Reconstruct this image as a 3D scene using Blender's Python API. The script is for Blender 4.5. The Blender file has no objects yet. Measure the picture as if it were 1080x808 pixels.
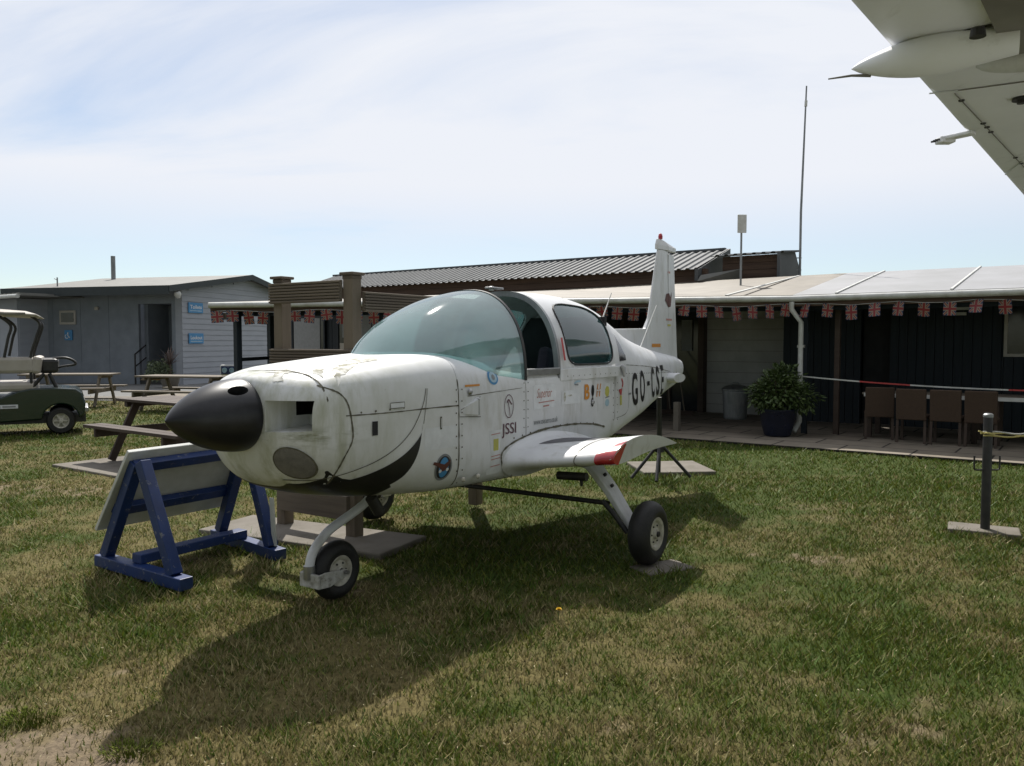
import bpy, bmesh, math, random
import numpy as np
from mathutils import Vector, Matrix
from mathutils.bvhtree import BVHTree
from mathutils.geometry import delaunay_2d_cdt

random.seed(7); rng = np.random.default_rng(7)
SC = bpy.context.scene; COL = SC.collection
R = math.radians

# ------------------------------------------------------------------ camera
EYE = 1.5
cam = bpy.data.cameras.new('camera'); co = bpy.data.objects.new('camera', cam); COL.objects.link(co)
cam.sensor_width = 36; cam.lens = 36*860/1080; cam.clip_end = 3000; cam.clip_start = .05
co.location = (0, 0, EYE); co.rotation_euler = (R(90)-math.atan(44/860), 0, 0)
SC.camera = co
# ------------------------------------------------------------------ sky + sun
TO_SUN = Vector((-.10, .80, 1.0)).normalized()
EL = math.asin(TO_SUN.z); AZ = math.atan2(TO_SUN.x, TO_SUN.y)
SC.view_settings.view_transform = 'Standard'; SC.view_settings.look = 'None'
SC.view_settings.gamma = 1; SC.view_settings.exposure = 0.22
W = bpy.data.worlds.new('World'); SC.world = W; W.use_nodes = True
nt = W.node_tree; N = nt.nodes; Lk = nt.links
for n in list(N): N.remove(n)
out = N.new('ShaderNodeOutputWorld'); bg = N.new('ShaderNodeBackground'); bg.inputs[1].default_value = 1
sky = N.new('ShaderNodeTexSky'); sky.sky_type = 'NISHITA'; sky.sun_disc = False
sky.sun_elevation = EL; sky.sun_rotation = AZ; sky.air_density = 1.0; sky.dust_density = .25; sky.ozone_density = 2.5
def wmath(op, a, b=None, clamp=False):
    n = N.new('ShaderNodeMath'); n.operation = op; n.use_clamp = clamp
    for i, v in enumerate((a, b)):
        if v is None: continue
        if isinstance(v, (int, float)): n.inputs[i].default_value = v
        else: Lk.new(v, n.inputs[i])
    return n.outputs[0]
tc = N.new('ShaderNodeTexCoord'); sep = N.new('ShaderNodeSeparateXYZ'); Lk.new(tc.outputs['Generated'], sep.inputs[0])
zz = wmath('MAXIMUM', sep.outputs[2], 0.0)
den = wmath('ADD', zz, .16)
cx = wmath('DIVIDE', sep.outputs[0], den); cy = wmath('DIVIDE', sep.outputs[1], den)
cmb = N.new('ShaderNodeCombineXYZ'); Lk.new(cx, cmb.inputs[0]); Lk.new(cy, cmb.inputs[1])
mp = N.new('ShaderNodeMapping'); mp.inputs['Rotation'].default_value = (0, 0, R(38)); mp.inputs['Scale'].default_value = (.34, .85, 1); mp.inputs['Location'].default_value = (3.1, 1.7, 0)
Lk.new(cmb.outputs[0], mp.inputs[0])
ns = N.new('ShaderNodeTexNoise'); ns.inputs['Scale'].default_value = 1.25; ns.inputs['Detail'].default_value = 9; ns.inputs['Roughness'].default_value = .56; ns.inputs['Distortion'].default_value = .5
Lk.new(mp.outputs[0], ns.inputs[0])
cr = N.new('ShaderNodeMapRange'); cr.interpolation_type = 'SMOOTHSTEP'; cr.inputs[1].default_value = .12; cr.inputs[2].default_value = .50; Lk.new(ns.outputs[0], cr.inputs[0])
er = N.new('ShaderNodeMapRange'); er.interpolation_type = 'SMOOTHSTEP'; er.inputs[1].default_value = .03; er.inputs[2].default_value = .20; er.inputs[3].default_value = .10; Lk.new(zz, er.inputs[0])
cov = wmath('MULTIPLY', wmath('MULTIPLY', wmath('ADD', cr.outputs[0], wmath('MULTIPLY', zz, .5)), er.outputs[0]), .93, True)
mul = N.new('ShaderNodeVectorMath'); mul.operation = 'SCALE'; mul.inputs['Scale'].default_value = .095; Lk.new(sky.outputs[0], mul.inputs[0])
# the thin overcast is brighter around the sun
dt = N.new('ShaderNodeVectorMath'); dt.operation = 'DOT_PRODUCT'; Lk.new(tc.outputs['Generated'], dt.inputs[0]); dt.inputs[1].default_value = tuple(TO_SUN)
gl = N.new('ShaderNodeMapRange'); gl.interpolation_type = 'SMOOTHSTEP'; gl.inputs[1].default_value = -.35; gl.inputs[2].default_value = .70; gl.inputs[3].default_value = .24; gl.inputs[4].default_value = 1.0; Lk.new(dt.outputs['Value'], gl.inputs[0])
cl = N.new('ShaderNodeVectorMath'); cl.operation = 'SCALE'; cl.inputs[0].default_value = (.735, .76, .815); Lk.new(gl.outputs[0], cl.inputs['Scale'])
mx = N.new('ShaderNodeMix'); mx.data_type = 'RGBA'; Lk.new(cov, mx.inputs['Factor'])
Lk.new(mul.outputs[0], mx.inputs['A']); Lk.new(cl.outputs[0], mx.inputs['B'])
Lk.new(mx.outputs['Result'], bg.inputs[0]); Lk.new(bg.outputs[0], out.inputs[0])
sl = bpy.data.lights.new('sun', 'SUN'); sl.energy = 5.0; sl.angle = R(.55); sl.color = (1, .955, .88)
so = bpy.data.objects.new('sun', sl); COL.objects.link(so); so.rotation_euler = TO_SUN.to_track_quat('Z', 'Y').to_euler(); so.location = TO_SUN*40

# ------------------------------------------------------------------ materials
def mat(name, col, rough=.6, col2=None, scale=4., stretch=(1, 1, 1), lo=.35, hi=.65, bump=0., bscale=None, metal=0., spec=.5, coat=0., detail=6, dist=0.):
    m = bpy.data.materials.new(name); m.use_nodes = True; t = m.node_tree; n = t.nodes; l = t.links
    b = n['Principled BSDF']; b.inputs['Base Color'].default_value = (*col, 1); b.inputs['Roughness'].default_value = rough
    b.inputs['Metallic'].default_value = metal; b.inputs['Specular IOR Level'].default_value = spec; b.inputs['Coat Weight'].default_value = coat
    c = n.new('ShaderNodeTexCoord'); mpn = n.new('ShaderNodeMapping'); mpn.inputs['Scale'].default_value = stretch; l.new(c.outputs['Object'], mpn.inputs[0])
    if col2 is None: col2 = tuple(x*.8 for x in col)
    no = n.new('ShaderNodeTexNoise'); no.inputs['Scale'].default_value = scale; no.inputs['Detail'].default_value = detail; no.inputs['Roughness'].default_value = .62; no.inputs['Distortion'].default_value = dist
    l.new(mpn.outputs[0], no.inputs[0])
    mr = n.new('ShaderNodeMapRange'); mr.inputs[1].default_value = lo; mr.inputs[2].default_value = hi; l.new(no.outputs[0], mr.inputs[0])
    mi = n.new('ShaderNodeMix'); mi.data_type = 'RGBA'; l.new(mr.outputs[0], mi.inputs['Factor']); mi.inputs['A'].default_value = (*col, 1); mi.inputs['B'].default_value = (*col2, 1)
    l.new(mi.outputs['Result'], b.inputs['Base Color'])
    if bump:
        n2 = n.new('ShaderNodeTexNoise'); n2.inputs['Scale'].default_value = bscale or scale*4; n2.inputs['Detail'].default_value = 5; l.new(mpn.outputs[0], n2.inputs[0])
        bp = n.new('ShaderNodeBump'); bp.inputs['Strength'].default_value = bump; bp.inputs['Distance'].default_value = .01; l.new(n2.outputs[0], bp.inputs['Height']); l.new(bp.outputs[0], b.inputs['Normal'])
    m['nodes_mix'] = mi.name
    return m

def overlay(m, col, scale, lo, hi, stretch=(1, 1, 1), amount=1., mask=None):
    """a second layer of stains over a material; mask = (axis, from, to) fades it in along an object axis"""
    t = m.node_tree; n = t.nodes; l = t.links; b = n['Principled BSDF']
    src = b.inputs['Base Color'].links[0].from_socket
    c = n.new('ShaderNodeTexCoord'); mpn = n.new('ShaderNodeMapping'); mpn.inputs['Scale'].default_value = stretch; l.new(c.outputs['Object'], mpn.inputs[0])
    no = n.new('ShaderNodeTexNoise'); no.inputs['Scale'].default_value = scale; no.inputs['Detail'].default_value = 8; no.inputs['Roughness'].default_value = .65; l.new(mpn.outputs[0], no.inputs[0])
    mr = n.new('ShaderNodeMapRange'); mr.inputs[1].default_value = lo; mr.inputs[2].default_value = hi; mr.inputs[4].default_value = amount; l.new(no.outputs[0], mr.inputs[0])
    fac = mr.outputs[0]
    if mask:
        for (ax, a0, a1) in mask:
            s_ = n.new('ShaderNodeSeparateXYZ'); l.new(c.outputs['Object'], s_.inputs[0])
            m2 = n.new('ShaderNodeMapRange'); m2.inputs[1].default_value = a0; m2.inputs[2].default_value = a1; l.new(s_.outputs['XYZ'.index(ax)], m2.inputs[0])
            mm = n.new('ShaderNodeMath'); mm.operation = 'MULTIPLY'; l.new(fac, mm.inputs[0]); l.new(m2.outputs[0], mm.inputs[1]); fac = mm.outputs[0]
    mi = n.new('ShaderNodeMix'); mi.data_type = 'RGBA'; l.new(fac, mi.inputs['Factor']); l.new(src, mi.inputs['A']); mi.inputs['B'].default_value = (*col, 1)
    l.new(mi.outputs['Result'], b.inputs['Base Color'])
    return m

def glassmat(name, tint, tr, rough=.05, diff=(.3, .45, .45), dfac=.2, f0=.05):
    m = bpy.data.materials.new(name); m.use_nodes = True; t = m.node_tree; n = t.nodes; l = t.links
    n.remove(n['Principled BSDF']); o = n['Material Output']
    tb = n.new('ShaderNodeBsdfTransparent'); tb.inputs[0].default_value = (*tint, 1)
    db = n.new('ShaderNodeBsdfDiffuse')
    c = n.new('ShaderNodeTexCoord'); no = n.new('ShaderNodeTexNoise'); no.inputs['Scale'].default_value = 5; no.inputs['Detail'].default_value = 4; l.new(c.outputs['Object'], no.inputs[0])
    mi = n.new('ShaderNodeMix'); mi.data_type = 'RGBA'; l.new(no.outputs[0], mi.inputs['Factor']); mi.inputs['A'].default_value = (*diff, 1); mi.inputs['B'].default_value = (*[x*.7 for x in diff], 1); l.new(mi.outputs['Result'], db.inputs[0])
    tl = n.new('ShaderNodeBsdfTranslucent'); l.new(mi.outputs['Result'], tl.inputs[0]); md = n.new('ShaderNodeMixShader'); l.new(db.outputs[0], md.inputs[1]); l.new(tl.outputs[0], md.inputs[2])
    m1 = n.new('ShaderNodeMixShader'); m1.inputs[0].default_value = dfac; l.new(tb.outputs[0], m1.inputs[1]); l.new(md.outputs[0], m1.inputs[2])
    gb = n.new('ShaderNodeBsdfGlossy'); gb.inputs['Roughness'].default_value = rough
    fr = n.new('ShaderNodeLayerWeight'); fr.inputs[0].default_value = .5; pw = n.new('ShaderNodeMath'); pw.operation = 'POWER'; l.new(fr.outputs['Facing'], pw.inputs[0]); pw.inputs[1].default_value = 3.5
    mr_ = n.new('ShaderNodeMapRange'); l.new(pw.outputs[0], mr_.inputs[0]); mr_.inputs[3].default_value = f0; mr_.inputs[4].default_value = .85
    m2 = n.new('ShaderNodeMixShader'); l.new(mr_.outputs[0], m2.inputs[0]); l.new(m1.outputs[0], m2.inputs[1]); l.new(gb.outputs[0], m2.inputs[2])
    l.new(m2.outputs[0], o.inputs[0]); return m

M = {}
M['paint'] = mat('aged_white_paint', (.66, .67, .69), .36, (.58, .59, .60), 3, lo=.4, hi=.7, bump=.12, bscale=5)
overlay(M['paint'], (.33, .32, .26), 9, .52, .76, (1, 1, .3), .6)
overlay(M['paint'], (.17, .16, .10), 60, .68, .78, amount=.6)
M['cowl'] = mat('stained_white_cowl_paint', (.66, .67, .68), .38, (.56, .57, .55), 4, lo=.4, hi=.7, bump=.12, bscale=6)
overlay(M['cowl'], (.28, .29, .17), 7, .44, .70, (1.2, 1.2, .22), .85, mask=[('X', 1.25, .6)])
overlay(M['cowl'], (.16, .17, .09), 11, .46, .66, (.6, .6, 2.5), .85, mask=[('X', .95, .6), ('Z', .93, 1.02), ('Z', 1.08, 1.03)])
overlay(M['cowl'], (.17, .16, .10), 55, .66, .76, amount=.6)
M['black_paint'] = mat('black_paint', (.012, .012, .013), .35, (.02, .02, .02), 6)
M['spinner'] = mat('satin_black_spinner', (.011, .011, .014), .36, (.03, .03, .034), 5, lo=.5, hi=.8, spec=.45)
M['seam'] = mat('dirty_seam', (.07, .065, .045), .9, (.16, .15, .11), 30)
M['grime'] = mat('lichen_grime', (.30, .29, .23), .9, (.66, .66, .63), 22, lo=.40, hi=.56)
M['rubber'] = mat('tyre_rubber', (.008, .008, .009), .6, (.016, .015, .014), 20, bump=.2)
M['hub'] = mat('cream_wheel_hub', (.55, .53, .46), .5, (.3, .28, .22), 14)
M['dark'] = mat('dark_interior', (.012, .012, .014), .8, (.02, .02, .022), 5)
M['deck'] = mat('grey_walkway', (.10, .10, .11), .9, (.14, .14, .15), 20, bump=.3, bscale=200)
M['red'] = mat('red_plastic_lens', (.42, .02, .03), .18, (.32, .015, .025), 12, coat=.6)
M['steel'] = mat('dull_steel', (.42, .42, .43), .35, (.3, .3, .3), 10, metal=.8)
M['cowling_mesh'] = mat('grey_mesh_disc', (.12, .115, .11), .6, (.18, .17, .16), 25, bump=.3, bscale=160)
M['screen'] = glassmat('teal_windshield', (.52, .74, .75), .7, .045, (.38, .56, .57), .56, .15)
M['window'] = glassmat('tinted_window', (.42, .62, .63), .7, .04, (.10, .24, .25), .40, .07)
M['seat'] = mat('navy_seat_cloth', (.02, .022, .035), .9, (.03, .03, .045), 20)
def flat(name, col, rough=.55): return mat(name, col, rough, tuple(c*.85 for c in col), 12)
M['blue_st'] = flat('sticker_blue', (.06, .25, .50)); M['white_st'] = flat('sticker_white', (.70, .72, .74)); M['maroon'] = flat('sticker_maroon', (.10, .03, .05))
M['orange'] = flat('sticker_orange', (.62, .25, .03)); M['redst'] = flat('sticker_red', (.45, .05, .05)); M['brownst'] = flat('sticker_brown', (.10, .03, .02))
M['yellow'] = flat('sticker_yellow', (.50, .48, .10)); M['greyst'] = flat('sticker_grey', (.22, .23, .24)); M['paleblue'] = flat('sticker_pale_blue', (.35, .50, .60)); M['pink'] = flat('sticker_faded_red', (.50, .25, .22))
M['navy'] = mat('blue_gloss_wood_paint', (.005, .027, .125), .5, (.004, .020, .09), 6, bump=.08, bscale=30)
overlay(M['navy'], (.22, .22, .21), 26, .60, .68, amount=.7); overlay(M['navy'], (.10, .09, .06), 7, .55, .75, amount=.5, mask=[('Z', .25, .02)])
M['board_white'] = mat('weathered_white_board', (.55, .56, .55), .6, (.42, .43, .40), 5)
M['timber'] = mat('weathered_timber', (.17, .137, .10), .85, (.10, .078, .055), 5, (1, 1, .12), bump=.25, bscale=40)
M['timber_h'] = mat('weathered_timber_boards', (.15, .122, .09), .85, (.085, .066, .05), 5, (.12, .12, 1.6), bump=.25, bscale=30)
M['brown_timber'] = mat('brown_stained_timber', (.042, .026, .019), .75, (.065, .046, .035), 5, (.2, 1, 1), bump=.2, bscale=40)
M['pale_timber'] = mat('bleached_timber', (.20, .17, .135), .85, (.13, .11, .085), 5, (.2, 1, 1), bump=.2)
M['concrete'] = mat('concrete_slab', (.17, .152, .128), .9, (.125, .11, .09), 3, bump=.2, bscale=60)
overlay(M['concrete'], (.11, .10, .07), 6, .52, .72, amount=.7)
M['iron'] = mat('black_iron', (.012, .012, .014), .5, (.03, .028, .026), 12)
M['shed_panel'] = mat('grey_blue_panel', (.21, .235, .27), .75, (.17, .19, .22), 2)
M['clap'] = mat('grey_clapboard', (.34, .36, .40), .7, (.30, .32, .36), 3, (.4, .4, 2))
M['fascia'] = mat('dark_green_grey_fascia', (.03, .04, .045), .6)
M['roof_pale'] = mat('pale_roof_sheet', (.17, .17, .16), .7, (.13, .13, .12), 2, bump=.1)
M['roof_tan'] = mat('tan_roof_sheet', (.19, .165, .13), .6, (.135, .115, .09), 2)
M['roof_grey'] = mat('pale_grey_roof_sheet', (.30, .30, .31), .4, (.24, .24, .24), 1.2, spec=.5)
M['corr'] = mat('corrugated_steel', (.085, .093, .10), .7, (.065, .072, .078), 3, metal=.0)
M['white_plastic'] = mat('white_plastic', (.60, .61, .60), .45, (.45, .45, .42), 6)
M['blue_board'] = mat('dark_blue_boards', (.008, .016, .025), .7, (.006, .011, .017), 3, (8, 8, .3))
M['white_wall'] = mat('white_painted_blocks', (.42, .42, .41), .8, (.34, .34, .33), 3, bump=.15)
M['brown_board'] = mat('brown_fascia_boards', (.10, .06, .04), .8, (.06, .036, .025), 4, (.3, 1, 3), bump=.2)
M['black_glass'] = mat('dark_window_glass', (.02, .023, .027), .12, (.035, .04, .045), 3)
M['galv'] = mat('galvanised_steel', (.30, .31, .32), .45, (.20, .21, .22), 12, (1, 1, .3), metal=.6)
M['pot'] = mat('blue_glazed_pot', (.005, .008, .02), .25, (.007, .011, .028), 5)
M['leaf'] = mat('dark_green_leaf', (.05, .085, .025), .45, (.085, .12, .035), 8)
M['leaf2'] = mat('grey_green_leaf', (.09, .12, .06), .6, (.12, .15, .08), 8)
M['wicker'] = mat('brown_wicker', (.075, .045, .028), .8, (.045, .027, .017), 60, (1, 1, 3), bump=.5, bscale=120)
M['cart_green'] = mat('dark_green_paint', (.003, .016, .013), .2, (.004, .020, .016), 4, coat=.5)
M['vinyl'] = mat('cream_vinyl', (.42, .39, .35), .5, (.36, .33, .29), 5)
M['rope'] = mat('yellow_rope', (.55, .48, .20), .8, (.45, .38, .14), 40)
M['jet'] = mat('pale_grey_aircraft_underside', (.84, .85, .88), .5, (.78, .79, .82), 1.5)
overlay(M['jet'], (.26, .25, .22), 6, .58, .78, (1, .3, 1), .5)
M['jet_dark'] = mat('brown_grey_panel', (.20, .19, .16), .5, (.15, .14, .12), 2)

# ------------------------------------------------------------------ mesh builder
class MB:
    def __init__(s): s.v = []; s.f = []; s.m = []
    def add(s, vs, fs, m=0):
        o = len(s.v); s.v += [tuple(v) for v in vs]; s.f += [tuple(i+o for i in f) for f in fs]; s.m += [m]*len(fs)
    def box(s, x0, x1, y0, y1, z0, z1, m=0, T=None):
        vs = [Vector(p) for p in ((x0, y0, z0), (x1, y0, z0), (x1, y1, z0), (x0, y1, z0), (x0, y0, z1), (x1, y0, z1), (x1, y1, z1), (x0, y1, z1))]
        if T is not None: vs = [T @ v for v in vs]
        s.add(vs, [(0, 3, 2, 1), (4, 5, 6, 7), (0, 1, 5, 4), (1, 2, 6, 5), (2, 3, 7, 6), (3, 0, 4, 7)], m)
    def beam(s, p0, p1, w, h, up=(0, 0, 1), m=0):
        p0 = Vector(p0); p1 = Vector(p1); d = (p1-p0); L = d.length; d.normalize()
        x = d.cross(Vector(up)); 
        if x.length < 1e-4: x = d.cross(Vector((0, 1, 0)))
        x.normalize(); u = x.cross(d)
        T = Matrix((( d.x, x.x, u.x, p0.x), (d.y, x.y, u.y, p0.y), (d.z, x.z, u.z, p0.z), (0, 0, 0, 1)))
        s.box(0, L, -w/2, w/2, -h/2, h/2, m, T)
    def tube(s, pts, r, n=10, caps=True, m=0, flat=1.):
        pts = [Vector(p) for p in pts]; rs = r if isinstance(r, (list, tuple)) else [r]*len(pts)
        rings = []; x = None
        for i, p in enumerate(pts):
            d = (pts[min(i+1, len(pts)-1)]-pts[max(i-1, 0)]).normalized()
            if x is None:
                x = d.cross(Vector((0, 0, 1)))
                if x.length < 1e-3: x = d.cross(Vector((0, 1, 0)))
            x = (x-d*x.dot(d)).normalized(); y = d.cross(x)
            rings.append([p+x*math.cos(a)*rs[i]+y*math.sin(a)*rs[i]*flat for a in [2*math.pi*k/n for k in range(n)]])
        vs = [v for rg in rings for v in rg]; fs = []
        for i in range(len(pts)-1):
            for k in range(n):
                a = i*n+k; b = i*n+(k+1) % n; fs.append((a, b, b+n, a+n))
        if caps: fs.append(tuple(range(n-1, -1, -1))); fs.append(tuple((len(pts)-1)*n+k for k in range(n)))
        s.add(vs, fs, m)
    def lathe(s, prof, T=None, n=32, m=0, caps=True):
        vs = []; fs = []; T = T or Matrix()
        for (r, z) in prof:
            for k in range(n):
                a = 2*math.pi*k/n; vs.append(T @ Vector((r*math.cos(a), r*math.sin(a), z)))
        for i in range(len(prof)-1):
            for k in range(n):
                a = i*n+k; b = i*n+(k+1) % n; fs.append((a, b, b+n, a+n))
        if caps: fs.append(tuple(range(n-1, -1, -1))); fs.append(tuple((len(prof)-1)*n+k for k in range(n)))
        s.add(vs, fs, m)
    def prism(s, poly, T, t, m=0):
        """poly in local xy, extruded 0..t along local z"""
        n = len(poly); vs = [T @ Vector((x, y, 0)) for x, y in poly]+[T @ Vector((x, y, t)) for x, y in poly]
        fs = [tuple(range(n-1, -1, -1)), tuple(range(n, 2*n))]+[(i, (i+1) % n, n+(i+1) % n, n+i) for i in range(n)]
        s.add(vs, fs, m)
    def rings(s, rings, closed=True, m=0, cap0=True, cap1=True):
        n = len(rings[0]); vs = [v for r in rings for v in r]; fs = []
        for i in range(len(rings)-1):
            for k in range(n if closed else n-1):
                a = i*n+k; b = i*n+(k+1) % n; fs.append((a, b, b+n, a+n))
        if cap0: fs.append(tuple(range(n-1, -1, -1)))
        if cap1: fs.append(tuple((len(rings)-1)*n+k for k in range(n)))
        s.add(vs, fs, m)
    def build(s, name, mats, parent=None, smooth=None, bevel=0, normals=True, loc=None, rotz=0):
        me = bpy.data.meshes.new(name); me.from_pydata(s.v, [], s.f)
        for m in (mats if isinstance(mats, (list, tuple)) else [mats]): me.materials.append(m)
        me.polygons.foreach_set('material_index', s.m)
        if normals:
            bm = bmesh.new(); bm.from_mesh(me); bmesh.ops.recalc_face_normals(bm, faces=bm.faces); bm.to_mesh(me); bm.free()
        if smooth is not None:
            me.polygons.foreach_set('use_smooth', [True]*len(me.polygons)); me.set_sharp_from_angle(angle=R(smooth))
        me.update()
        o = bpy.data.objects.new(name, me); COL.objects.link(o)
        if parent: o.parent = parent
        if loc is not None: o.location = loc
        if rotz: o.rotation_euler = (0, 0, rotz)
        if bevel:
            b = o.modifiers.new('bevel', 'BEVEL'); b.width = bevel; b.segments = 2; b.limit_method = 'ANGLE'; b.angle_limit = R(40)
        return o

def tag(o, label=None, cat=None, group=None, kind=None):
    if label: o['label'] = label
    if cat: o['category'] = cat
    if group: o['group'] = group
    if kind: o['kind'] = kind
    return o
def thing(name, label, cat, loc=(0, 0, 0), rotz=0, group=None):
    o = bpy.data.objects.new(name, None); COL.objects.link(o); o.location = loc; o.rotation_euler = (0, 0, rotz); o.empty_display_size = .1
    return tag(o, label, cat, group)
def copy_tree(o, parent=None):
    c = o.copy(); COL.objects.link(c); c.parent = parent
    for ch in list(o.children): copy_tree(ch, c)
    return c
def dg_mesh(o):
    bpy.context.view_layer.update()
    return bpy.data.meshes.new_from_object(o.evaluated_get(bpy.context.evaluated_depsgraph_get()))
def boolean(o, cutters):
    for c in cutters:
        md = o.modifiers.new('cut', 'BOOLEAN'); md.operation = 'DIFFERENCE'; md.object = c; md.solver = 'EXACT'; md.material_mode = 'TRANSFER'
    me = dg_mesh(o); o.modifiers.clear(); o.data = me
    for c in cutters: bpy.data.objects.remove(c)
    return o
def text2d(s, size=1., bold=0., shear=0.):
    cu = bpy.data.curves.new('t', 'FONT'); cu.body = s; cu.size = size; cu.offset = bold; cu.shear = shear; cu.resolution_u = 4; cu.align_x = 'CENTER'; cu.align_y = 'CENTER'
    o = bpy.data.objects.new('t', cu); COL.objects.link(o); me = dg_mesh(o); bpy.data.objects.remove(o)
    v = [(p.co.x, p.co.y) for p in me.vertices]; f = [tuple(p.vertices) for p in me.polygons]
    bpy.data.meshes.remove(me); return v, f
def interp(tab, x):
    """monotone cubic through rows (x, a, b, ...)"""
    n = len(tab)
    if x <= tab[0][0]: return list(tab[0][1:])
    if x >= tab[-1][0]: return list(tab[-1][1:])
    for i in range(n-1):
        if tab[i][0] <= x <= tab[i+1][0]: break
    h = tab[i+1][0]-tab[i][0]; t = (x-tab[i][0])/h; o = []
    for c in range(1, len(tab[0])):
        d = [(tab[k+1][c]-tab[k][c])/(tab[k+1][0]-tab[k][0]) for k in range(n-1)]
        def sl_(k):
            if k == 0: return d[0]
            if k == n-1: return d[-1]
            return 0 if d[k-1]*d[k] <= 0 else 2*d[k-1]*d[k]/(d[k-1]+d[k])
        m0, m1 = sl_(i), sl_(i+1)
        o.append((2*t**3-3*t*t+1)*tab[i][c]+(t**3-2*t*t+t)*h*m0+(-2*t**3+3*t*t)*tab[i+1][c]+(t**3-t*t)*h*m1)
    return o
def ellipse(cx_, cy_, rx, ry, n=32, a0=0): return [(cx_+rx*math.cos(a0+2*math.pi*k/n), cy_+ry*math.sin(a0+2*math.pi*k/n)) for k in range(n)]
def strip(pts, w, step=.03):
    """polyline -> list of quads of width w in 2d"""
    P = [Vector(p) for p in pts]; Q = [P[0]]
    for a, b in zip(P, P[1:]):
        k = max(1, int((b-a).length/step)); Q += [a.lerp(b, j/k) for j in range(1, k+1)]
    L_, R_ = [], []
    for i, p in enumerate(Q):
        d = (Q[min(i+1, len(Q)-1)]-Q[max(i-1, 0)]).normalized(); nn = Vector((-d.y, d.x)); ww = w(i/(len(Q)-1)) if callable(w) else w
        L_.append(p+nn*ww/2); R_.append(p-nn*ww/2)
    n = len(Q); return [tuple(v) for v in L_+R_], [(i, i+1, n+i+1, n+i) for i in range(n-1)]
def smoothline(pts, k=6):
    P = [Vector(p) for p in pts]; o = []
    for i in range(len(P)-1):
        p0 = P[max(i-1, 0)]; p1 = P[i]; p2 = P[i+1]; p3 = P[min(i+2, len(P)-1)]
        for j in range(k):
            t = j/k; o.append(tuple(.5*((2*p1)+(p2-p0)*t+(2*p0-5*p1+4*p2-p3)*t*t+(3*p1-p0-3*p2+p3)*t**3)))
    o.append(tuple(P[-1])); return o
def fill(poly, g=.03):
    """triangulated 2d polygon with interior points"""
    xs = [p[0] for p in poly]; ys = [p[1] for p in poly]
    pts = [Vector(p) for p in poly]
    x = min(xs)+g*.5
    while x < max(xs):
        y = min(ys)+g*.5
        while y < max(ys): pts.append(Vector((x, y))); y += g
        x += g
    n = len(poly)
    r = delaunay_2d_cdt(pts, [], [list(range(n))], 1, 1e-6)
    return [tuple(v) for v in r[0]], [tuple(f) for f in r[2]]

# ------------------------------------------------------------------ numpy noise
def vnoise(x, y, seed=0):
    xi = np.floor(x).astype(np.int64); yi = np.floor(y).astype(np.int64); xf = x-xi; yf = y-yi
    def h(a, b):
        n = (a*374761393+b*668265263+seed*1442695041) & 0xffffffff
        n = ((n ^ (n >> 13))*1274126177) & 0xffffffff
        return ((n ^ (n >> 16)) & 0xffff)/65535.
    u = xf*xf*(3-2*xf); v = yf*yf*(3-2*yf)
    return (h(xi, yi)*(1-u)+h(xi+1, yi)*u)*(1-v)+(h(xi, yi+1)*(1-u)+h(xi+1, yi+1)*u)*v
def fbm(x, y, seed=0, oct=4):
    s = 0; a = .5; t = 0
    for i in range(oct): s = s+a*vnoise(x*2**i+i*17.3, y*2**i-i*9.1, seed+i); t += a; a *= .55
    return s/t
def gauss(x, y, cx_, cy_, rx, ry): return np.exp(-((x-cx_)/rx)**2-((y-cy_)/ry)**2)
def ground_cov(x, y):
    """returns (dry 0..1, bare 0..1)"""
    n = fbm(x*1.1, y*1.1, 3, 4); n2 = fbm(x*4.5, y*4.5, 11, 4); n3 = fbm(x*14, y*14, 5, 3)
    dry = np.clip((n*.55+n2*.45-.43)*4.2+.25, 0, 1)
    dry = np.clip(dry+.55*gauss(x, y, -1.0, 2.6, 2.2, 1.0)-.45*np.clip((y-6.5)/4, 0, 1)*(x > .5)-.15, 0, 1)
    dry = np.clip(dry-.6*gauss(x, y, 2.8, 10.5, 5, 1.0)-.3*gauss(x, y, 4.2, 7.5, 3.5, 3), 0, 1)
    b = 1.0*gauss(x, y, -2.05, 2.9, .55, .36)+.75*gauss(x, y, -1.35, 2.72, .45, .16)+.2*gauss(x, y, 1.5, 3.1, .8, .16)+.5*gauss(x, y, 1.9, 5.6, .5, .25)+.35*gauss(x, y, -.9, 5.0, .5, .3)+.5*gauss(x, y, -5.0, 8.2, 1.6, .35)+.35*gauss(x, y, 2.7, 7.2, .7, .3)+.45*gauss(x, y, -2.9, 4.2, .3, .3)
    bare = np.clip((b*1.2+(n2-.5)*1.3+(n3-.5)*1.3-.48)*2.2, 0, 1)
    return dry, bare
GREEN = np.array((.046, .066, .012)); DRY = np.array((.135, .110, .045)); SOIL = np.array((.185, .145, .098))
def ground_rgb(x, y):
    d, b = ground_cov(x, y); d = d[..., None]; b = b[..., None]
    c = GREEN*(1-d)+DRY*d; return c*(1-b)+SOIL*b

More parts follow.
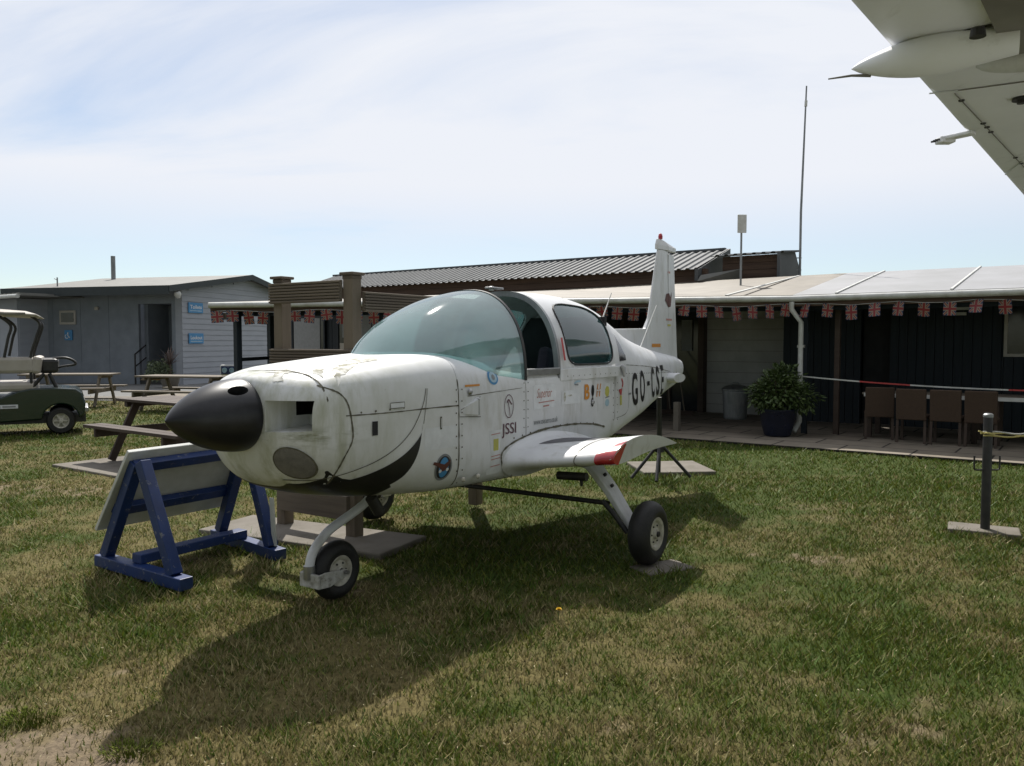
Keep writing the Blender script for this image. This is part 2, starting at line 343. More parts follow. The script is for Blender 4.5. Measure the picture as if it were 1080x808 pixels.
# ------------------------------------------------------------------ ground
def axis_pts(dense0, dense1, step, far0, far1):
    a = list(np.arange(dense0, dense1+1e-6, step)); s = step; x = dense1
    while x < far1: s *= 1.3; x += s; a.append(x)
    s = step; x = dense0
    while x > far0: s *= 1.3; x -= s; a.insert(0, x)
    return np.array(a)
gx = axis_pts(-7, 7, .06, -900, 900); gy = axis_pts(1.2, 13, .06, -500, 1500)
X, Y = np.meshgrid(gx, gy); nx, ny = len(gx), len(gy)
Zg = (fbm(X*.9, Y*.9, 21, 3)-.5)*.03*np.exp(-(np.abs(X)+np.abs(Y))/60)+(fbm(X*9, Y*9, 23, 2)-.5)*.008*(Y < 14)*(np.abs(X) < 8)
me = bpy.data.meshes.new('ground'); vs = np.stack([X, Y, Zg-.012], -1).reshape(-1, 3)
idx = np.arange(nx*ny).reshape(ny, nx); q = np.stack([idx[:-1, :-1], idx[:-1, 1:], idx[1:, 1:], idx[1:, :-1]], -1).reshape(-1, 4)
me.vertices.add(len(vs)); me.vertices.foreach_set('co', vs.ravel()); me.loops.add(q.size); me.loops.foreach_set('vertex_index', q.ravel())
me.polygons.add(len(q)); me.polygons.foreach_set('loop_start', np.arange(0, q.size, 4)); me.polygons.foreach_set('loop_total', np.full(len(q), 4)); me.update(calc_edges=True)
ca = me.color_attributes.new('soil', 'FLOAT_COLOR', 'POINT'); rgb = ground_rgb(X, Y).reshape(-1, 3); ca.data.foreach_set('color', np.concatenate([rgb, np.ones((len(rgb), 1))], 1).ravel())
gm = bpy.data.materials.new('turf_soil'); gm.use_nodes = True; t = gm.node_tree; n = t.nodes; l = t.links; b = n['Principled BSDF']; b.inputs['Roughness'].default_value = .95; b.inputs['Specular IOR Level'].default_value = .15
at_ = n.new('ShaderNodeAttribute'); at_.attribute_name = 'soil'; c = n.new('ShaderNodeTexCoord')
no = n.new('ShaderNodeTexNoise'); no.inputs['Scale'].default_value = 38; no.inputs['Detail'].default_value = 8; no.inputs['Roughness'].default_value = .7; l.new(c.outputs['Object'], no.inputs[0])
mr = n.new('ShaderNodeMapRange'); mr.inputs[1].default_value = .3; mr.inputs[2].default_value = .7; mr.inputs[3].default_value = .5; mr.inputs[4].default_value = 1.35; l.new(no.outputs[0], mr.inputs[0])
vm = n.new('ShaderNodeVectorMath'); vm.operation = 'SCALE'; l.new(at_.outputs['Color'], vm.inputs[0]); l.new(mr.outputs[0], vm.inputs['Scale']); l.new(vm.outputs[0], b.inputs['Base Color'])
bp = n.new('ShaderNodeBump'); bp.inputs['Strength'].default_value = .7; bp.inputs['Distance'].default_value = .02; l.new(no.outputs[0], bp.inputs['Height']); l.new(bp.outputs[0], b.inputs['Normal'])
me.materials.append(gm); go = bpy.data.objects.new('ground', me); COL.objects.link(go); tag(go, kind='structure')

# patio frame: local x runs along the clubhouse front (to the right, towards us), local y away from us
B0 = Vector((2.6, 12.36, 0)); BR = -math.atan2(.582, .813)
def Bw(a, n_, z=0): return Vector((B0.x+.813*a+.582*n_, B0.y-.582*a+.813*n_, z))
def in_patio(x, y):
    dx = x-B0.x; dy = y-B0.y; return (.582*dx+.813*dy) > 0
# ------------------------------------------------------------------ grass blades
SLABS = []   # world polygons without grass: (cx, cy, half x, half y, rot)
SLABS += [(-4.05, 9.8, 1.2, .9, -.62), (-1.55, 6.2, .86, .30, -.45), (3.74, 6.40, .25, .15, -.5), (1.86, 9.55, .42, .42, .1), (1.0, 5.36, .19, .12, .5)]
def grass():
    pts = []
    for (y0, y1, dens) in ((1.9, 3.2, 16000), (3.2, 4.6, 9500), (4.6, 6.5, 5600), (6.5, 9, 3000), (9, 13, 1500), (13, 22, 500)):
        hw = y1*.70+.3; nn = int(dens*2*hw*(y1-y0)*.62); x = rng.uniform(-hw, hw, nn); y = rng.uniform(y0, y1, nn)
        k = np.abs(x) < y*.68+.35; pts.append(np.stack([x[k], y[k]], 1))
    P = np.concatenate(pts); x, y = P[:, 0], P[:, 1]
    keep = ~in_patio(x, y)
    for (cx_, cy_, hx, hy, r) in SLABS:
        dx = x-cx_; dy = y-cy_; u = dx*math.cos(r)+dy*math.sin(r); v = -dx*math.sin(r)+dy*math.cos(r)
        keep &= ~((np.abs(u) < hx-.01) & (np.abs(v) < hy-.01))
    d, b = ground_cov(x, y); tuft = fbm(x*7, y*7, 31, 3)
    keep &= (rng.random(len(x)) > b*.93) & (rng.random(len(x)) < .35+1.1*tuft)
    x, y, d, b, tuft = x[keep], y[keep], d[keep], b[keep], tuft[keep]; n_ = len(x)
    dist = np.clip(y, 2, 20)
    h = (.009+.016*rng.random(n_)**1.5)*(1+1.3*np.clip(tuft-.5, 0, 1)*2)*(1-.35*d)*(1+.03*dist)
    for (qx, qy, qr, qa) in ((1.0, 5.32, .22, 1.3), (-1.1, 4.85, .2, 1.2), (-2.35, 5.1, .45, .7), (-1.95, 5.8, .4, .8), (-1.55, 6.0, .8, .5), (3.74, 6.4, .3, .9), (1.7, 8.8, .5, .8), (.1, 6.0, 1.2, .5)): h = h*(1+qa*gauss(x, y, qx, qy, qr, qr)*(.4+rng.random(n_)))
    w = .0022*(1+.28*dist)*(.7+.6*rng.random(n_))
    a = rng.uniform(0, 2*math.pi, n_); lean = (.6+1.8*rng.random(n_))*h; la = rng.uniform(0, 2*math.pi, n_)
    dx = np.cos(a)*w; dy = np.sin(a)*w; z0 = np.full(n_, -.02)
    v = np.empty((n_, 3, 3)); v[:, 0] = np.stack([x-dx, y-dy, z0], 1); v[:, 1] = np.stack([x+dx, y+dy, z0], 1); v[:, 2] = np.stack([x+np.cos(la)*lean, y+np.sin(la)*lean, h], 1)
    nc = 9000; xc = rng.uniform(-3.6, 4.2, nc); yc = 2.0+rng.random(nc)**1.6*5; kc = (rng.random(nc) < .25+.75*gauss(xc, yc, -1.8, 2.8, 1.1, .5)) & (np.abs(xc) < yc*.7); xc, yc = xc[kc], yc[kc]; nc = len(xc)
    ac = rng.uniform(0, 2*math.pi, nc); Lc = rng.uniform(.006, .018, nc); zc = rng.uniform(.0, .018, nc)*(1-gauss(xc, yc, -2.0, 2.85, .8, .4)); vc = np.empty((nc, 3, 3))
    vc[:, 0] = np.stack([xc, yc, zc], 1); vc[:, 1] = np.stack([xc+np.cos(ac)*Lc, yc+np.sin(ac)*Lc, zc+.004], 1); vc[:, 2] = np.stack([xc+np.cos(ac+.35)*Lc*.8, yc+np.sin(ac+.35)*Lc*.8, zc+.001], 1)
    straw = rng.random(n_) < (.07+.66*d)
    green = np.array((.086, .134, .020))*(.5+.9*rng.random((n_, 1))); green[:, 0] *= (.8+.7*rng.random(n_))
    st = np.array((.29, .248, .118))*(.5+.8*rng.random((n_, 1)))
    colr = np.where(straw[:, None], st, green)
    v = np.concatenate([v, vc]); colr = np.concatenate([colr, np.array((.42, .37, .22))*(.6+.6*rng.random((nc, 1)))]); n_ += nc
    me = bpy.data.meshes.new('grass'); me.vertices.add(n_*3); me.vertices.foreach_set('co', v.ravel()); me.loops.add(n_*3); me.loops.foreach_set('vertex_index', np.arange(n_*3))
    me.polygons.add(n_); me.polygons.foreach_set('loop_start', np.arange(0, n_*3, 3)); me.polygons.foreach_set('loop_total', np.full(n_, 3)); me.update(calc_edges=True)
    ca = me.color_attributes.new('blade', 'FLOAT_COLOR', 'POINT'); cc = np.repeat(np.concatenate([colr, np.ones((n_, 1))], 1), 3, 0); ca.data.foreach_set('color', cc.ravel())
    gm = bpy.data.materials.new('grass_blade'); gm.use_nodes = True; t = gm.node_tree; nn = t.nodes; l = t.links; b_ = nn['Principled BSDF']; b_.inputs['Roughness'].default_value = .6; b_.inputs['Specular IOR Level'].default_value = .25
    A = nn.new('ShaderNodeAttribute'); A.attribute_name = 'blade'; l.new(A.outputs['Color'], b_.inputs['Base Color'])
    tr = nn.new('ShaderNodeBsdfTranslucent'); l.new(A.outputs['Color'], tr.inputs[0]); ms = nn.new('ShaderNodeMixShader'); ms.inputs[0].default_value = .18
    l.new(b_.outputs[0], ms.inputs[1]); l.new(tr.outputs[0], ms.inputs[2]); l.new(ms.outputs[0], nn['Material Output'].inputs[0])
    me.materials.append(gm); o = bpy.data.objects.new('grass', me); COL.objects.link(o); tag(o, 'short patchy green and straw coloured grass of the lawn', 'grass', kind='stuff')
    print('blades', n_)
grass()

# patio paving
pv = mat('paving_slabs', (.25, .215, .17), .9, (.18, .155, .12), 2.2, bump=.15, bscale=40)
t = pv.node_tree; n = t.nodes; l = t.links; b = n['Principled BSDF']; src = b.inputs['Base Color'].links[0].from_socket
c = n.new('ShaderNodeTexCoord'); br = n.new('ShaderNodeTexBrick'); br.inputs['Scale'].default_value = 1; br.inputs['Brick Width'].default_value = .9; br.inputs['Row Height'].default_value = .6; br.inputs['Mortar Size'].default_value = .016; br.inputs['Mortar Smooth'].default_value = .3
l.new(c.outputs['Object'], br.inputs[0]); br.inputs['Mortar'].default_value = (.05, .045, .03, 1); br.inputs['Color1'].default_value = (1, 1, 1, 1); br.inputs['Color2'].default_value = (.72, .70, .68, 1)
mi = n.new('ShaderNodeMix'); mi.data_type = 'RGBA'; mi.blend_type = 'MULTIPLY'; mi.inputs['Factor'].default_value = 1; l.new(src, mi.inputs['A']); l.new(br.outputs[0], mi.inputs['B']); l.new(mi.outputs['Result'], b.inputs['Base Color'])
mb = MB(); mb.box(-16, 12, 0, 9, -.1, .025); tag(mb.build('patio', pv, None, bevel=.01, loc=B0, rotz=BR), kind='structure')
mb = MB(); mb.add([(-40, 21.6, .004), (-9.2, 20.6, .004), (-5.4, 29, .004), (-8, 45, .004), (-40, 45, .004)], [(0, 1, 2, 3, 4)])
tag(mb.build('yard', mat('grey_tarmac', (.12, .12, .12), .9, (.16, .16, .155), 3)), kind='structure')
mb = MB(); mb.box(-15.5, -9.2, 20.9, 21.5, -.05, .05, T=Matrix.Rotation(0, 4, 'Z')); tag(mb.build('kerb', M['concrete']), kind='structure')

def slab(i, label, poly=None, z=.02):
    cx_, cy_, hx, hy, r = SLABS[i]; mb = MB(); mb.box(-hx, hx, -hy, hy, -.06, z)
    return tag(mb.build('concrete_slab', M['concrete'], None, bevel=.012, loc=(cx_, cy_, 0), rotz=r), label, 'paving slab', 'concrete slabs let into the lawn')
slab(0, 'large concrete slab under the brown picnic table in front of the spinner')
slab(1, 'long pale slab under the timber frame behind the nose wheel', z=.035)
slab(2, 'small square concrete slab under the black bollard', z=.022)
slab(3, 'square slab under the black tripod at the tail', z=.03)
slab(4, 'broken slab piece beneath the port main wheel', z=.004)

# ================================================================== the aircraft
TH = R(34); TIP = (-1.6405, 3.84)
plane = thing('light_aircraft', 'dirty white single-engine light aircraft with black spinner, no propeller and clipped wings', 'aircraft', (TIP[0], TIP[1], 0), R(56))
def P(s, y, z): return Vector((s, -y, z))          # y is to port
FUS = [  # s, ztop, zbot, halfwidth, zmid, etop, ebot
 (.425, 1.290, .930, .215, 1.115, 2.1, 2.1), (.445, 1.315, .87, .27, 1.11, 2.2, 2.2), (.48, 1.328, .815, .34, 1.10, 2.4, 2.3), (.54, 1.340, .755, .405, 1.09, 2.8, 2.5), (.62, 1.352, .712, .450, 1.08, 3.2, 2.7),
 (.75, 1.366, .668, .478, 1.07, 4.2, 2.9), (1.0, 1.390, .622, .492, 1.05, 4.5, 3.2), (1.3, 1.415, .590, .500, 1.00, 4.7, 3.8), (1.61, 1.432, .572, .505, .97, 4.7, 5.0),
 (2.0, 1.385, .566, .508, .95, 5.0, 6.0), (2.36, 1.300, .562, .51, .95, 9, 7), (3.1, 1.292, .572, .51, .95, 11, 7), (3.70, 1.290, .675, .485, .96, 11, 6),
 (3.74, 1.800, .681, .482, .97, 2.7, 6), (4.05, 1.715, .732, .452, .99, 2.6, 5), (4.45, 1.575, .795, .400, 1.03, 2.5, 4.5), (5.0, 1.465, .880, .290, 1.09, 2.5, 4), (5.6, 1.385, .972, .165, 1.14, 2.4, 3.5), (6.05, 1.335, 1.045, .085, 1.18, 2.3, 3), (6.25, 1.29, 1.12, .045, 1.2, 2.1, 2.2)]
def section(s, n=96, tab=FUS):
    zt, zb, hw, zm, et, eb = interp(tab, s); r = []
    for k in range(n):
        a = 2*math.pi*k/n; c_, s_ = math.cos(a), math.sin(a); e, h = (et, zt-zm) if s_ >= 0 else (eb, zm-zb)
        r.append(P(s, hw*math.copysign(abs(c_)**(2/e), c_), zm+h*math.copysign(abs(s_)**(2/e), s_)))
    return r
def rbox(x0, x1, y0, y1, z0, z1, mats, r=.03, taper=0):
    """a rounded box cutter, y in port coordinates"""
    bm = bmesh.new(); bmesh.ops.create_cube(bm, size=1)
    for v in bm.verts:
        sx = v.co.x > 0; sy = v.co.y > 0; sz = v.co.z > 0; k = taper if sx else 0
        v.co = P(x1 if sx else x0, (y1-k if sy else y0+k), (z1-k*.2 if sz else z0+k*.9))
    ed = [e for e in bm.edges if abs(e.verts[0].co.x-e.verts[1].co.x) > .05]
    bmesh.ops.bevel(bm, geom=ed, offset=r, segments=4, affect='EDGES', profile=.5)
    me = bpy.data.meshes.new('c'); bmesh.ops.recalc_face_normals(bm, faces=bm.faces); bm.to_mesh(me); bm.free()
    for m_ in mats: me.materials.append(m_)
    o = bpy.data.objects.new('c', me); COL.objects.link(o); return o
# cowl
ss = [.425, .435, .445, .46, .48, .51, .54, .58, .62, .68]+list(np.linspace(.75, 1.61, 18))
mb = MB(); mb.rings([section(s) for s in ss]); cowl = mb.build('cowl', M['cowl'], None, smooth=None)
c1 = rbox(.3, .70, .185, .425, 1.035, 1.205, [M['cowl']], .04, .03); c2 = rbox(.3, .70, -.425, -.185, 1.035, 1.205, [M['cowl']], .04, .03)
c3 = rbox(.615, .85, .13, .34, 1.115, 1.192, [M['dark']], .012); c4 = rbox(.615, .85, -.34, -.13, 1.115, 1.192, [M['dark']], .012)
boolean(cowl, [c1, c2, c3, c4]); cowl.data.polygons.foreach_set('use_smooth', [True]*len(cowl.data.polygons)); cowl.data.set_sharp_from_angle(angle=R(38)); cowl.parent = plane
# fuselage
ss = list(np.linspace(1.614, 3.70, 36))+[3.72, 3.74]+list(np.linspace(3.8, 6.25, 40))
mb = MB(); mb.rings([section(s) for s in ss]); fus = mb.build('fuselage', M['paint'], None)
c1 = rbox(2.05, 3.72, -.455, .455, .72, 1.6, [M['dark']], .05)
boolean(fus, [c1]); fus.data.polygons.foreach_set('use_smooth', [True]*len(fus.data.polygons)); fus.data.set_sharp_from_angle(angle=R(38)); fus.parent = plane
def bvh_of(o): return BVHTree.FromPolygons([v.co for v in o.data.vertices], [tuple(p.vertices) for p in o.data.polygons])
TREES = [bvh_of(cowl), bvh_of(fus)]
DIRS = {'side': (lambda u, v: P(u, 3, v), Vector((0, 1, 0))), 'star': (lambda u, v: P(u, -3, v), Vector((0, -1, 0))), 'bottom': (lambda u, v: P(u, v, -2), Vector((0, 0, 1))), 'top': (lambda u, v: P(u, v, 4), Vector((0, 0, -1))), 'front': (lambda u, v: P(-1, u, v), Vector((1, 0, 0)))}
def decal(name, vf, m, mode='side', off=.0025, parent=None, trees=None, thick=0):
    vs, fs = vf; org, d = DIRS[mode]; o = []; ok = []
    for (u, v) in vs:
        best = None
        for tr in (trees or TREES):
            h = tr.ray_cast(org(u, v), d, 8)
            if h[0] is not None and (best is None or h[3] < best[3]): best = h
        if best is None: o.append((0, 0, 0)); ok.append(False)
        else:
            nn = best[1]
            if nn.dot(d) > 0: nn = -nn
            o.append(tuple(best[0]+nn*off)); ok.append(True)
    fs = [f for f in fs if all(ok[i] for i in f)]
    mb = MB(); mb.add(o, fs); return mb.build(name, m, parent or plane, smooth=60, normals=False)
def txt(name, s_, cu, cv, w, h, m, bold=0., shear=0., mode='side', off=.004, rot=0.):
    v, f = text2d(s_, 1, bold, shear); xs = [p[0] for p in v]; ys = [p[1] for p in v]; w0 = max(xs)-min(xs); h0 = max(ys)-min(ys); mx_ = (max(xs)+min(xs))/2; my = (max(ys)+min(ys))/2
    q = [((p[0]-mx_)*w/w0, (p[1]-my)*h/h0) for p in v]
    q = [(cu+a*math.cos(rot)-b_*math.sin(rot), cv+a*math.sin(rot)+b_*math.cos(rot)) for a, b_ in q]
    return decal(name, (q, f), m, mode, off)
def ragged(poly, amp, k=7):
    o_ = []
    for i, p in enumerate(poly):
        q_ = poly[(i+1) % len(poly)]
        for j in range(k): t_ = j/k; o_.append((p[0]+(q_[0]-p[0])*t_+random.gauss(0, amp), p[1]+(q_[1]-p[1])*t_+random.gauss(0, amp)))
    return o_
def rect(u0, u1, v0, v1, g=.04): return fill([(u0, v0), (u1, v0), (u1, v1), (u0, v1)], g)

# spinner with an empty blade hole
mb = MB(); prof = [(.0015, 0)]
for k in range(1, 25):
    u = k/24; prof.append((.188*(1-(1-u)**1.95)**.78, .415*u))
prof += [(.186, .423)]
T = Matrix(((0, 0, 1, 0), (0, -1, 0, 0), (1, 0, 0, 1.122), (0, 0, 0, 1)))
mb.lathe(prof, T, 64); spin = mb.build('spinner', M['spinner'])
bm = bmesh.new(); bmesh.ops.create_cone(bm, segments=32, radius1=.05, radius2=.05, depth=.22, cap_ends=True)
for sg in (1,):
    me_ = bpy.data.meshes.new('c'); bm.to_mesh(me_); me_.materials.append(M['dark']); cc = bpy.data.objects.new('c', me_); COL.objects.link(cc)
    cc.matrix_world = Matrix.Translation(P(.325, .115, 1.122+.13)) @ Matrix.Rotation(R(42), 4, 'X') @ Matrix.Diagonal((1.1, .62, 1, 1))
    boolean(spin, [cc])
bm.free()
spin.data.polygons.foreach_set('use_smooth', [True]*len(spin.data.polygons)); spin.data.set_sharp_from_angle(angle=R(35)); spin.parent = plane
tb = [bvh_of(spin)]
# swoosh, seams, pinstripe
sw_out = smoothline([(1.283, 1.034), (1.249, .881), (1.168, .753), (1.06, .685), (.96, .645)]); sw_in = smoothline([(1.283, 1.034), (1.262, .965), (1.149, .881), (.997, .817), (.825, .775), (.64, .755)])
poly = sw_out+[(.80, .700), (.66, .725)]+sw_in[::-1][:-1]
decal('black_swoosh', fill(poly, .02), M['black_paint'])
decal('black_underside', fill([(.64, -.40), (1.05, -.46), (1.12, -.40), (1.12, .40), (1.05, .46), (.64, .40), (.56, .2), (.56, -.2)], .04), M['black_paint'], 'bottom', .002)
seams = []
for pts, w in (([(1.318, 1.231), (1.284, 1.136), (1.202, 1.014), (1.092, .93), (.957, .868), (.802, .825), (.629, .79), (.53, .79)], .005), ([(1.33, 1.23), (1.31, 1.13), (1.29, 1.03)], .004)):
    decal('pinstripe', strip(smoothline(pts), w), M['seam'], off=.003)
def wob(w): return lambda t: w*(.6+.9*random.random())
for pts, w in (([(.712, 1.118), (1.034, 1.114), (1.35, 1.116), (1.608, 1.114)], wob(.007)),
               ([(.60, 1.275), (.66, 1.25), (.70, 1.22), (.728, 1.171), (.747, 1.082), (.752, .993), (.711, .9), (.69, .818), (.69, .77), (.70, .72)], wob(.009)),
               ([(1.612, 1.27), (1.612, .60)], wob(.009)), ([(2.345, 1.28), (2.345, .80)], wob(.004)), ([(1.70, 1.165), (1.95, 1.175), (2.3, 1.188)], wob(.004)),
               ([(3.72, 1.28), (3.72, .86)], wob(.004)), ([(4.02, 1.20), (4.02, .92), (3.75, .87)], wob(.004)), ([(3.3, 1.15), (3.3, 1.01)], .012), ([(1.62, .60), (2.5, .585), (3.2, .60)], wob(.004)), ([(4.02, 1.30), (4.8, 1.26), (5.6, 1.19)], wob(.004))):
    decal('panel_seam', strip(smoothline(pts) if len(pts) > 2 else pts, w), M['seam'], off=.002)
decal('panel_seam', strip([(.62, .44), (.615, .3), (.585, .1), (.565, 0), (.555, -.1)], wob(.010)), M['seam'], 'top', .003)
decal('panel_seam', strip([(.62, .02), (1.0, .02), (1.6, .02)], wob(.004)), M['seam'], 'top', .002)
decal('peeled_paint', fill(ragged([(.50, .24), (.55, .19), (.60, .21), (.625, .12), (.59, .05), (.56, .09), (.53, .07), (.545, .14), (.50, .17), (.475, .2)], .004), .02), M['grime'], 'top', .002)
decal('peeled_paint', fill(ragged([(.70, .42), (.80, .40), (.98, .31), (1.12, .30), (1.20, .21), (1.13, .12), (1.03, .15), (1.0, .20), (.90, .22), (.83, .30), (.75, .33)], .007), .03), M['grime'], 'top', .002)
decal('peeled_paint', fill(ragged([(.66, .36), (.64, .30), (.70, .25), (.73, .30)], .005), .02), M['grime'], 'top', .002)
# oil cooler disc on the nose
ring_pts = []
decal('mesh_disc', fill(ellipse(.300, .885, .086, .082), .02), M['cowling_mesh'], 'front', .004)
decal('disc_rim', strip(ellipse(.300, .885, .088, .084)+[(.388, .885)], .007), M['seam'], 'front', .005)
# slots, louvre, latches
decal('slot', rect(.885, .925, 1.0, 1.075), M['dark'], off=.004); decal('slot', rect(1.435, 1.452, .985, 1.06), M['seam']); decal('slot', rect(1.442, 1.447, .995, 1.05), M['white_st'], off=.004)
decal('latch', rect(1.02, 1.13, 1.135, 1.165), M['white_st'], off=.005); decal('latch_rim', strip([(1.02, 1.135), (1.13, 1.135), (1.13, 1.165), (1.02, 1.165), (1.02, 1.135)], .004), M['seam'], off=.006)
mb = MB()   # naca style scoop: two ramps with a dark opening
mb.add([P(1.64, .503, 1.09), P(1.80, .503, 1.155), P(1.80, .535, 1.15), P(1.80, .535, 1.045), P(1.80, .503, 1.04), P(1.64, .503, 1.06)], [(0, 1, 2), (0, 2, 3, 5), (5, 3, 4)]); mb.build('scoop', M['paint'], plane)
mb = MB(); mb.box(1.78, 1.80, -.532, -.508, 1.048, 1.146); mb.build('scoop_opening', M['dark'], plane)
decal('panel_seam', strip([(1.63, 1.085), (1.83, 1.155)], .004), M['seam'], off=.003); decal('panel_seam', strip([(1.62, 1.045), (1.83, 1.03)], .004), M['seam'], off=.003)
for (s_, z_) in ((1.72, 1.19), (3.29, 1.03)):
    mb = MB(); mb.lathe([(.018, 0), (.02, .008), (.008, .02)], Matrix.Translation(P(s_, .505, z_)) @ Matrix.Rotation(R(90), 4, 'X'), 16); mb.build('latch', M['steel'], plane, smooth=40)
decal('handle_plate', fill(ellipse(3.29, 1.03, .022, .035), .02), M['black_paint'], off=.004)  # black oval plate behind the latch
# rivets
mb = MB()
for s_ in np.arange(1.66, 2.34, .085): mb.lathe([(.005, 0), (.003, .003)], Matrix.Translation(P(s_, .509, .615)) @ Matrix.Rotation(R(90), 4, 'X'), 8)
for z_ in np.arange(.65, 1.24, .07):
    for s_ in (1.585, 1.64): mb.lathe([(.0055, 0), (.003, .003)], Matrix.Translation(P(s_, .508, z_)) @ Matrix.Rotation(R(90), 4, 'X'), 8)
for s_ in np.arange(.80, 1.58, .11): mb.lathe([(.006, 0), (.004, .004)], Matrix.Translation(P(s_, .493, 1.13)) @ Matrix.Rotation(R(90), 4, 'X'), 8)
for s_ in np.arange(2.9, 3.7, .085): mb.lathe([(.006, 0), (.004, .004)], Matrix.Translation(P(s_, .512, 1.245)) @ Matrix.Rotation(R(90), 4, 'X'), 8)
for s_ in np.arange(3.78, 5.9, .07):
    hw_ = interp(FUS, s_)[2]; 
    for z_ in (1.235-.06*(s_-3.78)*.5,): mb.lathe([(.0045, 0), (.003, .003)], Matrix.Translation(P(s_, hw_*.985+.004, z_)) @ Matrix.Rotation(R(90), 4, 'X'), 6)
for z_ in np.arange(.86, 1.26, .06):
    for s_ in (2.32, 2.37, 3.69, 3.76): mb.lathe([(.0045, 0), (.003, .003)], Matrix.Translation(P(s_, interp(FUS, min(s_, 3.69))[2]+.001, z_)) @ Matrix.Rotation(R(90), 4, 'X'), 6)
for s_ in np.arange(2.2, 3.4, .10): mb.lathe([(.006, 0), (.004, .004)], Matrix.Translation(P(s_, .511, .86+.035*math.sin((s_-2.2)*2.6))) @ Matrix.Rotation(R(90), 4, 'X'), 6)
tag(mb.build('rivets', M['seam'], plane, smooth=40), kind='stuff')
for (s_, z_) in ((1.65, .66), (1.80, .66)):
    mb = MB(); mb.lathe([(.016, 0), (.016, .006), (.008, .014)], Matrix.Translation(P(s_, .506, z_)) @ Matrix.Rotation(R(90), 4, 'X'), 14); mb.build('drain_cap', M['hub'], plane, smooth=40)
# ---- stickers and lettering on the port side
gz = [(4.20, 1.085, .165), (4.42, 1.10, .155), (4.62, 1.115, .10), (4.81, 1.115, .14), (5.02, 1.12, .145), (5.22, 1.122, .15)]
for ch, (s_, z_, w_) in zip('GO-CSE', gz): txt('registration_letter', ch, s_, z_, w_*.92, .285 if ch != '-' else .04, M['black_paint'], bold=.022)
txt('sticker_lettering', 'JSSI', 2.14, .918, .165, .095, M['maroon'], bold=.004)
decal('sticker_oval', strip(ellipse(2.14, 1.075, .05, .075, 40)+[(2.19, 1.075)], .005), M['maroon'], off=.004)
decal('sticker_bird', strip(smoothline([(2.115, 1.10), (2.135, 1.118), (2.155, 1.10), (2.172, 1.085)]), .009), M['maroon'], off=.005); decal('sticker_bird', strip([(2.128, 1.105), (2.145, 1.05), (2.15, 1.01)], .006), M['maroon'], off=.005)
decal('sticker', rect(2.44, 2.74, 1.03, 1.20), M['white_st']); txt('sticker_lettering', 'Superior', 2.58, 1.13, .20, .085, M['pink'], shear=.4); decal('sticker_line', strip([(2.50, 1.075), (2.71, 1.08)], .007), M['pink'], off=.005)
decal('sticker_line', strip([(2.56, 1.047), (2.64, 1.05)], .010), M['pink'], off=.005)
txt('sticker_lettering', 'www.cse.aero.co.uk', 2.60, .945, .32, .040, M['greyst'], bold=.01)
decal('sticker', rect(2.82, 3.08, 1.04, 1.14), M['white_st']); decal('sticker_emblem', fill(ellipse(2.86, 1.095, .016, .034), .02), M['grime'], off=.004); decal('sticker_line', strip([(2.90, 1.10), (2.97, 1.103)], .012), M['grime'], off=.004)
decal('sticker_line', strip(smoothline([(3.00, 1.185), (3.04, 1.20), (3.10, 1.20)]), .014), M['paleblue'], off=.004); decal('sticker_line', strip([(3.00, 1.18), (3.06, 1.175)], .01), M['greyst'], off=.005)
txt('sticker_lettering', 'B', 3.20, 1.115, .085, .115, M['orange'], bold=.03); txt('sticker_lettering', 'H', 3.40, 1.118, .085, .10, M['orange'], bold=.02, shear=.3); decal('sticker_mark', fill(ellipse(3.295, 1.12, .024, .045), .02), M['black_paint'], off=.004)
decal('sticker_line', strip([(3.36, 1.118), (3.44, 1.118)], .012), M['paint'], off=.006)
decal('sticker', rect(3.50, 3.62, .965, 1.165), M['white_st']); decal('sticker_emblem', fill(ellipse(3.56, 1.10, .045, .045, 7), .02), M['yellow'], off=.004); decal('sticker_emblem', fill(ellipse(3.56, 1.01, .04, .03), .02), M['paleblue'], off=.004); decal('sticker_line', strip([(3.52, 1.05), (3.60, 1.058)], .01), M['greyst'], off=.005)
decal('sticker_emblem', fill([(3.80, 1.10), (3.88, 1.11), (3.86, 1.05), (3.83, 1.06)], .02), M['redst'], off=.004); decal('sticker_emblem', strip(smoothline([(3.875, 1.19), (3.90, 1.15), (3.88, 1.12)]), .02), M['redst'], off=.004); decal('sticker_emblem', rect(3.83, 3.87, .97, 1.05), M['yellow'], off=.003)
decal('sticker', rect(1.92, 2.06, .65, .93), M['white_st']); decal('sticker_emblem', rect(1.965, 2.02, .80, .875), M['yellow'], off=.004)
for z_ in (.905, .765, .745, .70): decal('sticker_line', strip([(1.94, z_), (2.04, z_+.004)], .006), M['pink'], off=.004)
decal('badge', fill(ellipse(1.475, .757, .075, .080, 40), .03), M['greyst'], off=.003); decal('badge_ring', fill(ellipse(1.475, .757, .062, .067, 40), .03), M['iron'], off=.004); decal('badge_field', fill(ellipse(1.475, .757, .042, .060, 30), .03), M['blue_st'], off=.005)
decal('badge_bird', fill([(1.375, .785), (1.385, .80), (1.44, .785), (1.475, .775), (1.53, .80), (1.53, .78), (1.50, .745), (1.48, .735), (1.46, .735), (1.43, .765)], .02), M['brownst'], off=.006)
decal('badge_tip', fill(ellipse(1.445, .738, .012, .010), .02), M['white_st'], off=.007); decal('badge_tip', fill(ellipse(1.505, .742, .012, .010), .02), M['white_st'], off=.007)
decal('round_sticker', fill(ellipse(1.99, 1.268, .055, .046, 30), .02), M['blue_st'], off=.003); decal('round_sticker_centre', fill(ellipse(1.99, 1.268, .040, .033, 30), .02), M['paleblue'], off=.005); decal('round_sticker_mark', fill(ellipse(1.99, 1.268, .018, .018, 8), .02), M['greyst'], off=.007)
